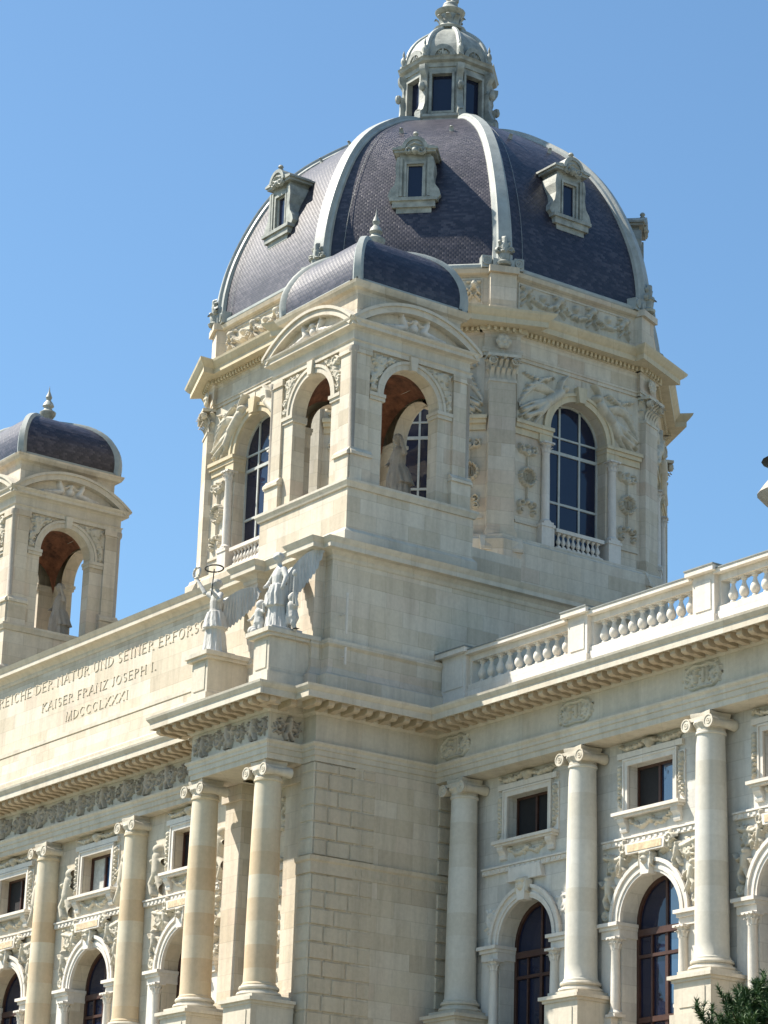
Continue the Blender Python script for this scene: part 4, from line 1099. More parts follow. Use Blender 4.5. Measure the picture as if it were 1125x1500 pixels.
for k in range(8):
    m = MB(); rib(m, XC, YC, DP, R(-112.5 + 45 * k), .45, .27, SEC)
    o = m.build('rib', 'lead', dome, 30)
    TC = frame(XC, YC, math.cos(R(-112.5 + 45 * k)), math.sin(R(-112.5 + 45 * k)))
    f = MB(); 
    for sg in (-1, 1): f.box(TC, sg * .72 - .22, sg * .72 + .22, 9.9, 10.62 - .05, 49.2, 49.75); volute(f, TC, sg * .72, 10.55, 49.5, .2, .08)
    f.box(TC, -.48, .48, 9.9, 10.7, 49.2, 49.6)
    S = [([(.45, .2), (.45, .9)], (.16, .07), .2)] + [(spiral(.45 + sg * .25, .35, .16, 0, 1.1, sg), .06, .16) for sg in (-1, 1)] + [([(.45, .45), (.45 + sg * .22, .75)], .06, .14) for sg in (-1, 1)]
    f.build('rib_foot', 'lead', o, 30)
    relief(TC, -.45, 49.65, .9, 1.1, 10.72, S, 'rib_ornament', 'zinc', o, .05)
m = MB(); m.sweep(octo(PA), [(-.6, 49.15), (.2, 49.17), (.24, 49.24), (.24, 49.36), (.1, 49.42), (.02, 49.5), (-.6, 49.6)], True); m.build('gutter', 'lead', dome)

def dormer(k):
    T = face_frame(k, 9.25) @ Matrix.Translation((0, 0, 52.3)) @ Matrix.Scale(1.12, 4) @ Matrix.Translation((0, 0, -52.5))
    m = MB(); z0 = 52.5
    m.box(T, -.62, -.34, -2.2, .0, z0 + .3, z0 + 2.5); m.box(T, .34, .62, -2.2, .0, z0 + .3, z0 + 2.5); m.box(T, -.34, .34, -2.2, .0, z0 + 2.1, z0 + 2.5); m.box(T, -.62, .62, -1.5, 0, z0 + .1, z0 + .65)
    m.box(T, -.62, -.5, 0, .08, z0 + .65, z0 + 2.3); m.box(T, .5, .62, 0, .08, z0 + .65, z0 + 2.3)
    m.box(T, -.42, .42, 0, .06, z0 + 2.05, z0 + 2.15); m.box(T, -.42, -.34, 0, .06, z0 + .65, z0 + 2.05); m.box(T, .34, .42, 0, .06, z0 + .65, z0 + 2.05)
    dm = m.build('dormer', 'zinc', MUS)
    s = MB(); s.box(T, -.95, .95, -1.3, .28, z0 + .38, z0 + .52); s.box(T, -.85, .85, -1.2, .2, z0 + .12, z0 + .38); s.box(T, -.7, .7, -1.2, .1, z0 - .1, z0 + .12)
    s.build('sill', 'zinc', dm)
    for sg in (-1, 1):
        S = [(sg * .62, z0 + 2.35), (sg * .72, z0 + 2.3), (sg * .78, z0 + 1.9), (sg * .74, z0 + 1.5), (sg * .8, z0 + 1.15), (sg * .98, z0 + .9), (sg * 1.05, z0 + .65), (sg * .95, z0 + .52), (sg * .62, z0 + .52)]
        q = MB(); q.prism(T, S, -.9, .1); q.build('side_scroll', 'zinc', dm)
    p = MB(); p.box(T, -.82, .82, -2.6, .18, z0 + 2.5, z0 + 2.6)
    A = [(-.9, z0 + 2.6), (.9, z0 + 2.6), (.9, z0 + 2.68), (.5, z0 + 2.78), (.3, z0 + 3.05), (0, z0 + 3.15), (-.3, z0 + 3.05), (-.5, z0 + 2.78), (-.9, z0 + 2.68)]
    p.prism(T, A, -2.8, .24); p.build('pediment', 'zinc', dm)
    q = MB(); q.arch_band(T, 0, z0 + 2.62, .38, .52, -.3, .3, 0, 180, 12); q.lathe(T @ Matrix.Translation((0, .1, z0 + 3.15)), [(.09, 0), (.12, .04), (.06, .08), (.12, .16), (.08, .24), (.001, .28)], 10); q.build('crest', 'zinc', dm, 40)
    S = [([(.45, .3)], .14, .18), (spiral(.2, .3, .16, 0, 1.1, 1), .05, .12), (spiral(.7, .3, .16, 0, 1.1, -1), .05, .12), ([(.2, .5), (.45, .6), (.7, .5)], .05, .12)]
    relief(T, -.45, z0 + 2.25, .9, .75, .2, S, 'shell_carving', 'zinc', dm, .04)
    g_ = MB(); g_.add(T, [(-.34, -.12, z0 + .65), (.34, -.12, z0 + .65), (.34, -.12, z0 + 2.1), (-.34, -.12, z0 + 2.1)], [(0, 1, 2, 3)]); g_.build('pane', 'glass', dm)
    g_ = MB(); g_.box(T, -.34, -.28, -.12, -.06, z0 + .65, z0 + 2.1); g_.box(T, .28, .34, -.12, -.06, z0 + .65, z0 + 2.1); g_.box(T, -.28, .28, -.12, -.06, z0 + 2.02, z0 + 2.1); g_.build('pane_frame', 'bar', dm)
for k in range(8): dormer(k)

# --- lantern
m = MB()
LZ = 59.62
m.sweep(octo(2.55), [(-1.5, LZ - .2), (.15, LZ - .2), (.2, LZ), (.05, LZ + .15), (-.1, LZ + .3), (-.12, LZ + .6), (-.02, LZ + .68), (-.02, LZ + .8), (-1.5, LZ + .85)], True)
lan = m.build('lantern', 'zinc', MUS)
A_ = 1.98
m = MB()
for k in range(8):
    T = face_frame(k, A_); h = A_ * T8
    m.wall_rect(T, -h, h, LZ + .8, LZ + 3.5, -.48, .48, LZ + 1.15, LZ + 2.95, 0, .3)
    m.box(T, -.6, -.48, 0, .1, LZ + 1.05, LZ + 3.05); m.box(T, .48, .6, 0, .1, LZ + 1.05, LZ + 3.05); m.box(T, -.48, .48, 0, .1, LZ + 2.95, LZ + 3.05); m.box(T, -.62, .62, 0, .16, LZ + 1.0, LZ + 1.1)
m.build('lantern_wall', 'zinc', lan)
m = MB(); m.sweep(octo(A_ - .22), [(0, LZ + .8), (0, LZ + 3.4)], True); m.build('lantern_glass', 'glass', lan)
m = MB(); m.sweep(octo(A_), [(-.8, LZ + 3.3), (.06, LZ + 3.3), (.08, LZ + 3.5), (.26, LZ + 3.56), (.3, LZ + 3.66), (.36, LZ + 3.72), (-.8, LZ + 3.85)], True); m.build('lantern_cornice', 'zinc', lan)
for k in range(8):
    th = R(-112.5 + 45 * k); TC = frame(XC, YC, math.cos(th), math.sin(th)); rc = A_ / math.cos(PI / 8)
    q = MB(); console(q, TC, -.16, .16, rc - .1, LZ + 3.35, 1.0, .42); q.prism_dz(TC, [(rc - .1, LZ + .6), (rc + .62, LZ + .6), (rc + .6, LZ + .95), (rc + .4, LZ + 1.1), (rc + .22, LZ + 1.5), (rc + .2, LZ + 2.35), (rc - .1, LZ + 2.35)], -.15, .15)
    volute(q, TC @ Matrix.Rotation(PI / 2, 4, 'Z') if False else TC, 0, rc + .42, LZ + .85, .2, .16)
    q.lathe(TC @ Matrix.Translation((0, rc + .3, LZ + 2.3)), [(.001, -.25), (.13, -.15), (.17, 0), (.13, .15), (.001, .22)], 8)
    q.lathe(TC @ Matrix.Translation((0, rc + .1, LZ + 3.8)), [(.17, 0), (.17, .1), (.08, .15), (.15, .35), (.12, .5), (.05, .6), (.07, .72), (.001, .95)], 8)
    q.build('lantern_console', 'zinc', lan, 40)
CP = smooth_prof([(2.15, LZ + 3.8), (2.12, LZ + 4.15), (1.95, LZ + 4.7), (1.6, LZ + 5.2), (1.1, LZ + 5.6), (.7, LZ + 5.85), (.55, LZ + 6.05)], 3)
m = MB(); dome_shell(m, XC, YC, CP, 8, R(-112.5)); cup = m.build('lantern_cupola', 'zinc', lan, 0, False)
for k in range(8):
    m = MB(); rib(m, XC, YC, CP, R(-112.5 + 45 * k), .16, .08, [(-1, -.1), (-1, .04), (-.5, .1), (.5, .1), (1, .04), (1, -.1)]); m.build('lantern_rib', 'lead', lan, 30)
    T = face_frame(k, A_ - .02); q = MB()
    q.arch_band(T, 0, LZ + 3.8, .38, .6, -.7, .12, 0, 180, 12); q.prism(T, [(.4 * math.cos(PI * i / 10), LZ + 3.8 + .4 * math.sin(PI * i / 10)) for i in range(11)], -.7, -.02); q.build('lunette', 'zinc', lan, 40)
    S = [(spiral(.25, .2, .12, 0, 1.1, 1), .04, .1), (spiral(.55, .2, .12, 0, 1.1, -1), .04, .1), ([(.4, .1), (.4, .35)], .06, .14)]
    relief(T, -.4, LZ + 3.82, .8, .5, .0, S, 'lunette_carving', 'zinc', lan, .04)
m = MB(); m.lathe(None, [(.75, LZ + 5.95), (.8, LZ + 6.05), (.62, LZ + 6.15), (.5, LZ + 6.3), (.52, LZ + 6.75), (.7, LZ + 6.85), (.75, LZ + 6.95), (.6, LZ + 7.0), (.45, LZ + 7.15), (.35, LZ + 7.3)], 16, (XC, YC))
for i in range(8):
    a = PI / 4 * i; m.leaf(Matrix.Translation((XC, YC, 0)), .48 * math.cos(a), .48 * math.sin(a), LZ + 6.15, a, .5, .3, .22)
m.build('lantern_finial', 'zinc', lan, 40)
LS = 1.085
for o in [lan] + [c for c in bpy.data.objects if c.parent == lan]:
    o.data.transform(Matrix.Translation((0, 0, LZ)) @ Matrix.Diagonal((1, 1, LS, 1)) @ Matrix.Translation((0, 0, -LZ)))
# small snow hooks and lightning cables on the slates
for k in range(8):
    T = face_frame(k, 0)
    for u, z, r_ in ((-1.15, 57.5, 6.4), (1.15, 57.5, 6.4)):
        q = MB(); q.leaf(T, u, r_, z, PI / 2, .3, .2, .1); q.lathe(T @ Matrix.Translation((u, r_ + .03, z + .26)), [(.001, -.07), (.07, 0), (.001, .09)], 6); q.build('roof_hook', 'zinc', dome)
    q = MB(); a_ = R(-112.5 + 45 * k + 5.5)
    q.tube([(XC + (r * .925 / math.cos(R(17)) + .05) * math.cos(a_), YC + (r * .925 / math.cos(R(17)) + .05) * math.sin(a_), z) for r, z in DP[:-3]], [.008] * len(DP[:-3]), 4); q.build('lightning_cable', 'lead', dome)

# ================================================================== corner towers
def tower(cx, cy, name='corner_tower', dz=0):
    H = 2.7; rt_ = random.Random(9)
    b = MB(); b.box(None, cx - H - .25, cx + H + .25, cy - H - .25, cy + H + .25, 32.3, 34.85)
    tw = b.build(name, 'stone', MUS)
    sq = lambda a: [(cx - a, cy - a), (cx + a, cy - a), (cx + a, cy + a), (cx - a, cy + a)]
    m = MB(); m.sweep(sq(H), [(-1, 34.85), (.32, 34.85), (.36, 34.95), (.42, 35.05), (.42, 35.14), (-1, 35.2)], True); m.build('ledge', 'trim', tw)
    m = MB(); m.sweep(sq(H + .25), [(-1, 32.3), (.14, 32.3), (.14, 33.1), (.02, 33.25), (-1, 33.3)], True); m.build('plinth', 'trim', tw)
    fr = [frame(cx, cy - H, 0, -1), frame(cx + H, cy, 1, 0), frame(cx, cy + H, 0, 1), frame(cx - H, cy, -1, 0)]
    w = MB(); zs, r = 38.95, 1.32
    for T in fr: w.wall_arch(T, -H, H, 35.14, 41.0, 0, r, zs, 35.14, 0, .6)
    for T in fr: w.wall_arch(T, -H + .6, H - .6, 35.14, 38.2, 0, r, 36.9, 35.14, -.6, 0) if False else None
    # inner faces beside the openings
    for T in fr:
        w.add(T, [(-H + .6, -.6, 35.14), (-r, -.6, 35.14), (-r, -.6, 38.95), (-H + .6, -.6, 38.95)], [(0, 1, 2, 3)]); w.add(T, [(H - .6, -.6, 35.14), (r, -.6, 35.14), (r, -.6, 38.95), (H - .6, -.6, 38.95)], [(0, 1, 2, 3)])
    w.build('tower_wall', 'stone', tw, 0)
    # painted pendentive vault
    n = 16; a = H - .6; RR = a * 2 ** .5 + .001; zb = 38.55; v = MB(); vs = []
    for j in range(n + 1):
        for i in range(n + 1):
            x, y = -a + 2 * a * i / n, -a + 2 * a * j / n; vs.append((cx + x, cy + y, zb + math.sqrt(max(0, RR * RR - x * x - y * y)) * .86))
    v.add(None, vs, [(j * (n + 1) + i, j * (n + 1) + i + 1, (j + 1) * (n + 1) + i + 1, (j + 1) * (n + 1) + i) for j in range(n) for i in range(n)])
    v.build('painted_vault', 'terra', tw, 60)
    for sx, sy in ((-1, -1), (1, -1), (1, 1), (-1, 1)):
        q = MB(); q.lathe(None, [(.2, 36.2), (.22, 36.3), (.13, 36.42), (.13, 40.3), (.2, 40.42), (.2, 40.6)], 12, (cx + sx * (H - .0), cy + sy * (H - .0)))
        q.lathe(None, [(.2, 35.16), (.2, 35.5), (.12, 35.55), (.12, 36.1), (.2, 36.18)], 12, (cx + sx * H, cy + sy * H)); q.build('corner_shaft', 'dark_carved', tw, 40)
    m = MB(); m.box(None, cx - H + .3, cx + H - .3, cy - H + .3, cy + H - .3, 41.45, 41.6); m.build('tower_ceiling', 'terra', tw)
    for T in fr:
        a = MB(); a.arch_band(T, 0, zs, r - .004, r + .3, -.02, .07); a.arch_band(T, 0, zs, r + .2, r + .32, .07, .12); a.prism(T, [(-.13, zs + r - .06), (.13, zs + r - .06), (.19, zs + r + .5), (-.19, zs + r + .5)], -.02, .22)
        ar = a.build('arch', 'trim', tw, 40)
        i_ = MB()
        for sg in (-1, 1):
            u0, u1 = sorted((sg * (r - .09), sg * (H - .72)))
            i_.box(T, u0, u1, -.62, .12, zs - .14, zs); i_.box(T, u0 + .04, u1, -.61, .07, zs - .28, zs - .142)
        i_.build('impost', 'trim', ar)
        p = MB()
        for sg in (-1, 1):
            u = sg * (H - .34)
            p.box(T, u - .36, u + .36, -.02, .1, 36.5, 40.35); p.box(T, u - .42, u + .42, -.02, .16, 40.35, 40.62); p.box(T, u - .46, u + .46, -.02, .2, 35.14, 36.2); p.prism_dz(T, [(-.02, 36.2), (.28, 36.2), (.28, 36.32), (.12, 36.5), (-.02, 36.5)], u - .5, u + .5)
        p.build('pilaster', 'stone', tw)
        for sg in (-1, 1):
            W, Hh = 1.85, 1.62; S = []; x0 = .08 if sg > 0 else -W - .08; cu = -x0
            for i in range(9):
                t = R(8 + i * 9.5); rr = r + .52 + .06 * math.sin(i * 2); x = cu + sg * rr * math.cos(t); y = rr * math.sin(t) - .0
                P = spiral(x, y, .15, i, 1.1, 1 if i % 2 else -1, 7); S.append((P, .05, .12)); S += leafy(P, .05, .1, .14, rt_)
            P = spiral(cu + sg * 1.55, 1.35, .24, 0, 1.2, sg); S.append((P, .06, .14)); S += leafy(P, .05, .12, .16, rt_)
            S = [s_ for s_ in S if all(math.hypot(p_[0] - cu, p_[1]) > r + .30 and 0 < p_[0] < W and 0 < p_[1] < Hh - .04 for p_ in s_[0])]
            relief(T, x0, zs, W, Hh, .02, S, 'spandrel_relief', 'carved', ar, .045)
    m = MB(); m.sweep(sq(H), [(-1, 40.62), (.12, 40.62), (.12, 40.78), (.18, 40.84), (.08, 40.88), (.08, 41.25), (.16, 41.32), (.34, 41.36), (.34, 41.48), (.42, 41.56), (.44, 41.62), (-1, 41.66)], True); m.build('entablature', 'trim', tw)
    m = MB(); m.sweep(sq(H - .22), [(-1, 41.6), (.0, 41.6), (.0, 42.95), (.06, 43.05), (.22, 43.12), (.3, 43.25), (.34, 43.36), (-1, 43.4)], True); m.build('attic', 'stone', tw)
    for T in fr:
        # segmental pediment: chord 2*(H+.35), rise 1.15
        c_, rise = H + .34, 1.12; RR = (c_ * c_ + rise * rise) / (2 * rise); a0 = math.degrees(math.asin((RR - rise) / RR)); a1 = 180 - a0
        q = MB(); q.arch_band(T, 0, 41.62 - (RR - rise), RR - .3, RR, -.1, .4, a0, a1, 24); q.arch_band(T, 0, 41.62 - (RR - rise), RR - .06, RR + .06, -.1, .48, a0, a1, 24); 
        q.prism(T, [((RR - .25) * math.cos(R(a0 + (a1 - a0) * i / 20)), max(41.60, 41.62 - (RR - rise) + (RR - .25) * math.sin(R(a0 + (a1 - a0) * i / 20)))) for i in range(21)], -.1, .06)
        pd = q.build('pediment', 'trim', tw, 20)
        W, Hh = 3.6, .85; S = []
        for sg in (-1, 1):
            x = W / 2 + sg * .35
            S += [([(x + sg * .1, .3), (x + sg * .25, .62)], (.15, .13), .22), ([(x + sg * .28, .76)], .1, .24), ([(x + sg * .1, .28), (x + sg * .55, .2), (x + sg * 1.1, .12)], (.14, .05), .2), ([(x + sg * .1, .22), (x + sg * .6, .1), (x + sg * 1.3, .06)], (.1, .04), .16), ([(x + sg * .2, .55), (x - sg * .1, .5), (x - sg * .25, .65)], .05, .18)]
        S += [([(W / 2, .35)], .2, .2), ([(W / 2, .6)], .13, .24)]
        relief(T, -W / 2, 41.64, W, Hh, .05, S, 'pediment_figures', 'white', pd, .045)
    # slate roof with lead hips
    s2 = 2 ** .5; rp = smooth_prof([((H - .12) * s2, 43.38), ((H - .1) * s2, 44.0), ((H - .22) * s2, 44.65), ((H - .6) * s2, 45.35), ((H - 1.25) * s2, 45.85), ((H - 2.1) * s2, 46.1), (.3, 46.18)], 3)
    m = MB(); dome_shell(m, cx, cy, rp, 4, R(-135)); rf = m.build('tower_roof', 'slate', tw, 0, False)
    for k in range(4):
        m = MB(); rib(m, cx, cy, rp, R(-135 + 90 * k), .2, .12, [(-1.0, -.3), (-1.0, .0), (-.7, .1), (.7, .1), (1.0, .0), (1.0, -.3)]); m.build('roof_hip', 'lead', tw, 30)
        q = MB(); q.add(fr[k], *edge_roll(H, rp)); q.build('roof_edge', 'lead', tw)
    f = MB(); f.lathe(None, [(.5, 46.0), (.52, 46.15), (.3, 46.25), (.24, 46.4), (.38, 46.6), (.4, 46.72), (.22, 46.85), (.18, 46.95), (.28, 47.05), (.22, 47.2), (.1, 47.35), (.16, 47.5), (.1, 47.65), (.04, 47.8), (.001, 48.1)], 14, (cx, cy)); f.build('finial', 'zinc', tw, 40)
    if dz:
        tw.location.z += dz
    return tw
def edge_roll(H, rp):
    z0, z1 = 43.36, 43.5; a = H - .02
    vs = [(u, d, z) for z in (z0, z1) for d in (-.5, -.02) for u in (-a, a)]
    return vs, [(0, 1, 3, 2), (4, 6, 7, 5), (0, 4, 5, 1), (2, 3, 7, 6), (0, 2, 6, 4), (1, 5, 7, 3)]
tower(-3.5, 4.4); tower(2 * XC + 3.5 - .25, 4.4, dz=.25)
m = MB(); m.box(None, -9.0, -3.4, 5.5, 12, 32.3, 34.9); m.box(None, 2 * XC + 3.4, 2 * XC + 9, 5.5, 12, 32.3, 34.9); m.build('tower_link', 'stone', MUS)

# ================================================================== far roof turret entering at the right edge
def ray_at(px, py, dist):
    v = rt2 * ((px - 562.5) / FPX) + up2 * (-(py - 750) / FPX) + fw; h = math.hypot(v.x, v.y); return Vector((78.74, -53.15, 1.6)) + v * (dist / h)
c_ = ray_at(1161, 720, 92); zt = lambda py: ray_at(1125, py, 92).z
tt = thing('roof_turret', 'grey rounded roof turret with a thin dark cap, half cut off by the right edge', 'turret', (c_.x, c_.y, 26.9)); off_ = Matrix.Translation((-c_.x, -c_.y, -26.9))
m = MB(); m.lathe(None, [(.5, 26.9), (.5, zt(772)), (.8, zt(760)), (.86, zt(753)), (.6, zt(748)), (.85, zt(741)), (1.0, zt(737)), (1.25, zt(726)), (1.0, zt(712)), (.8, zt(702)), (.55, zt(697)), (.5, zt(683))], 20, (c_.x, c_.y)); o = m.build('turret_body', 'dark_carved', None, 35); o.parent = tt; o.matrix_parent_inverse = off_
m = MB(); m.lathe(None, [(.5, zt(683)), (.78, zt(681)), (1.08, zt(677)), (.75, zt(673)), (.3, zt(655)), (.05, zt(640)), (.001, zt(630))], 16, (c_.x, c_.y)); o = m.build('cap', 'metal', None, 35); o.parent = tt; o.matrix_parent_inverse = off_

# ================================================================== wall lights
for z0, z1 in ((28.85, 30.4), (27.7, 28.35)):
    m = MB(); m.box(None, AX + .36, AX + .42, .95, 1.02, z0, z1)
    m.box(None, AX - .02, AX + .36, .97, 1.0, (z0 + z1) / 2 - .02, (z0 + z1) / 2 + .02)
    m.build('lightning_strip', 'white', MUS)

# ================================================================== statues
def fuse(mb, name, mat, parent, vox=.04, smooth=True):
    me = bpy.data.meshes.new('tmp'); me.from_pydata(mb.v, [], mb.f); me.update()
    bm = bmesh.new(); bm.from_mesh(me); bmesh.ops.recalc_face_normals(bm, faces=bm.faces); bm.to_mesh(me); bm.free()
    o = bpy.data.objects.new('tmp', me); COL.objects.link(o)
    md = o.modifiers.new('r', 'REMESH'); md.mode = 'VOXEL'; md.voxel_size = vox
    sm = o.modifiers.new('s', 'SMOOTH'); sm.factor = .3; sm.iterations = 1
    dg = bpy.context.evaluated_depsgraph_get(); new = bpy.data.meshes.new_from_object(o.evaluated_get(dg)); new.name = name
    bpy.data.objects.remove(o)
    new.materials.clear(); new.materials.append(M[mat]); new.shade_smooth()
    r = bpy.data.objects.new(name, new); COL.objects.link(r)
    if parent is not None: r.parent = parent
    return r
def ball(mb, p, r, sx=1, sy=1, sz=1, n=10):
    T = Matrix.Translation(p) @ Matrix.Diagonal((r * sx, r * sy, r * sz, 1))
    mb.lathe(T, [(max(.001, math.sin(PI * i / n)), -math.cos(PI * i / n)) for i in range(n + 1)], 14)
def limb(mb, pts, rads):
    P, Q = [], []
    for i in range(len(pts) - 1):
        for t in (0, .33, .66): P.append(tuple(Vector(pts[i]).lerp(Vector(pts[i + 1]), t))); Q.append(rads[i] + (rads[i + 1] - rads[i]) * t)
    P.append(pts[-1]); Q.append(rads[-1]); mb.tube(P, Q, 10)
    for p, r in zip(pts, rads): ball(mb, p, r * 1.0, n=6)
def robe(mb, secs, folds=11, amp=.12, seg=48):
    """draped cloth: stacked ellipses with fold ripples; sec = (x, y, z, rx, ry, fold strength)"""
    vs = []; n = len(secs)
    for x, y, z, rx, ry, k in secs:
        for i in range(seg):
            a = 2 * PI * i / seg; q_ = abs(math.sin(folds * .5 * a + z * .8 + .6 * math.sin(2 * a))); rp_ = 1 + amp * k * (1.6 * q_ ** .6 - 1.0 + .45 * math.sin(folds * 1.7 * a + 2 + z * 2.6)); vs.append((x + rx * rp_ * math.cos(a), y + ry * rp_ * math.sin(a), z))
    fs = [(i * seg + j, i * seg + (j + 1) % seg, (i + 1) * seg + (j + 1) % seg, (i + 1) * seg + j) for i in range(n - 1) for j in range(seg)] + [tuple(range(seg)), tuple(range((n - 1) * seg, n * seg))]
    mb.add(None, vs, fs)
def head(mb, x, y, z, r):
    """faces -y"""
    ball(mb, (x, y, z), r, .82, .92, 1.12); ball(mb, (x, y - r * .3, z - r * .55), r * .5, .9, .9, .8)
    limb(mb, [(x, y - r * .9, z + r * .15), (x, y - r * 1.12, z - r * .2)], [r * .1, r * .16])
    limb(mb, [(x - r * .5, y - r * .78, z + r * .25), (x + r * .5, y - r * .78, z + r * .25)], [r * .14, r * .14])
    limb(mb, [(x - r * .22, y - r * .85, z - r * .5), (x + r * .22, y - r * .85, z - r * .5)], [r * .09, r * .09])
    for sg in (-1, 1): ball(mb, (x + sg * r * .82, y, z), r * .22, .5, .8, 1.1, 6)
def hair(mb, x, y, z, r):
    ball(mb, (x, y + r * .15, z + r * .25), r * 1.05, .92, 1, 1.0); ball(mb, (x, y + r * 1.0, z + r * .2), r * .45)
    for i in range(7):
        a = PI * i / 6; ball(mb, (x + math.cos(a) * r * .85, y - r * .35, z + r * .35 + math.sin(a) * r * .55), r * .3, n=6)
def hand(mb, p, d, s):
    """small hand: palm and five curled fingers pointing along d"""
    p, d = Vector(p), Vector(d).normalized(); a = d.orthogonal().normalized(); b = d.cross(a)
    ball(mb, p, s * .5)
    for i in range(4):
        q = p + a * s * (.3 * (i - 1.5)); L_ = s * (1.0, 1.15, 1.1, .85)[i]
        limb(mb, [tuple(q), tuple(q + d * L_ * .6), tuple(q + d * L_ * .85 + b * s * .35)], [s * .15, s * .14, s * .11])
    limb(mb, [tuple(p - a * s * .4), tuple(p - a * s * .8 + d * s * .45)], [s * .17, s * .12])
def wing(parent, root, dirn, W, H, drop, name='wing', curve=.3):
    """wing plate: arched leading edge, three overlapping rows of feathers carved on both faces"""
    root = Vector(root); u = Vector(dirn).normalized(); n = Vector((u.y, -u.x, 0)).normalized(); z = Vector((0, 0, 1))
    T = Matrix(((u.x, n.x, 0, root.x), (u.y, n.y, 0, root.y), (u.z, 0, 1, root.z), (0, 0, 0, 1)))
    def top(t): return H * (t ** .75) + curve * math.sin(PI * t) * .5
    def bot(t): return top(t) - (.28 + drop * math.sin(PI * min(1, t * .62 + .3)) * (1 - .25 * t)) + (.35 * drop * max(0, t - .8) / .2 if t > .8 else 0)
    nn = 34; P = [(W * i / nn, top(i / nn)) for i in range(nn + 1)] + [(W * (i / nn + (.015 if i % 3 else -.01)), bot(i / nn) - (.06 if i % 3 == 1 else 0)) for i in range(nn, -1, -1)]
    m = MB(); vs = []; fs = []
    k = nn + 1
    for i in range(k):
        a, b = P[i], P[2 * k - 1 - i]
        for j_ in range(8):
            t = j_ / 7; bulge = .05 * (1 - t) + .02; bend = .18 * math.sin(PI * .5 * i / nn)
            fe = .018 * math.sin(i * 2.1 + 5 * t) * (1 if t > .25 else .3) + (.03 if t < .2 else .014 if t < .55 else 0)
            vs.append((a[0] + (b[0] - a[0]) * t + .10 * t * i / nn, bend * t + bulge + fe, a[1] + (b[1] - a[1]) * t)); vs.append((a[0] + (b[0] - a[0]) * t + .10 * t * i / nn, bend * t - bulge * .6 - fe, a[1] + (b[1] - a[1]) * t))
    for i in range(k - 1):
        for j_ in range(7):
            for sd_ in (0, 1):
                o = lambda a, b: (a * 8 + b) * 2 + sd_
                fs.append((o(i, j_), o(i + 1, j_), o(i + 1, j_ + 1), o(i, j_ + 1)))
        for j_ in (0, 7): fs.append(((i * 8 + j_) * 2, ((i + 1) * 8 + j_) * 2, ((i + 1) * 8 + j_) * 2 + 1, (i * 8 + j_) * 2 + 1))
    for i in (0, k - 1):
        for j_ in range(7): fs.append(((i * 8 + j_) * 2, (i * 8 + j_ + 1) * 2, (i * 8 + j_ + 1) * 2 + 1, (i * 8 + j_) * 2 + 1))
    m.add(T, vs, fs)
    return m.build(name, 'statue', parent, 25)

def child(mb, x, y, z, s, face=-1, arm=None):
    limb(mb, [(x, y, z + s * .38), (x, y, z + s * .68)], [s * .13, s * .14]); ball(mb, (x, y - .01, z + s * .9), s * .115, .9, .95, 1.1)
    ball(mb, (x, y + s * .03, z + s * .95), s * .11)
    limb(mb, [(x - s * .08, y, z + s * .38), (x - s * .12, y - s * .1, z + s * .2), (x - s * .1, y, z + .03)], [s * .09, s * .07, s * .045])
    limb(mb, [(x + s * .08, y, z + s * .38), (x + s * .1, y - s * .03, z + s * .2), (x + s * .12, y + s * .04, z + .03)], [s * .09, s * .07, s * .045])
    limb(mb, [(x - s * .15, y, z + s * .7), (x - s * .25, y - s * .08, z + s * .52), (x - s * .2, y - s * .2, z + s * .45)], [s * .055, s * .045, s * .035])
    e = arm or (x + s * .3, y - s * .1, z + s * .85)
    limb(mb, [(x + s * .15, y, z + s * .7), (x + s * .28, y - s * .05, z + s * .62), e], [s * .055, s * .045, s * .035])
    robe(mb, [(x, y + .01, z + s * .18, s * .1, s * .09, 1), (x, y + .01, z + s * .36, s * .17, s * .15, 1), (x, y, z + s * .5, s * .15, s * .13, .6)], 7, .15, 28)

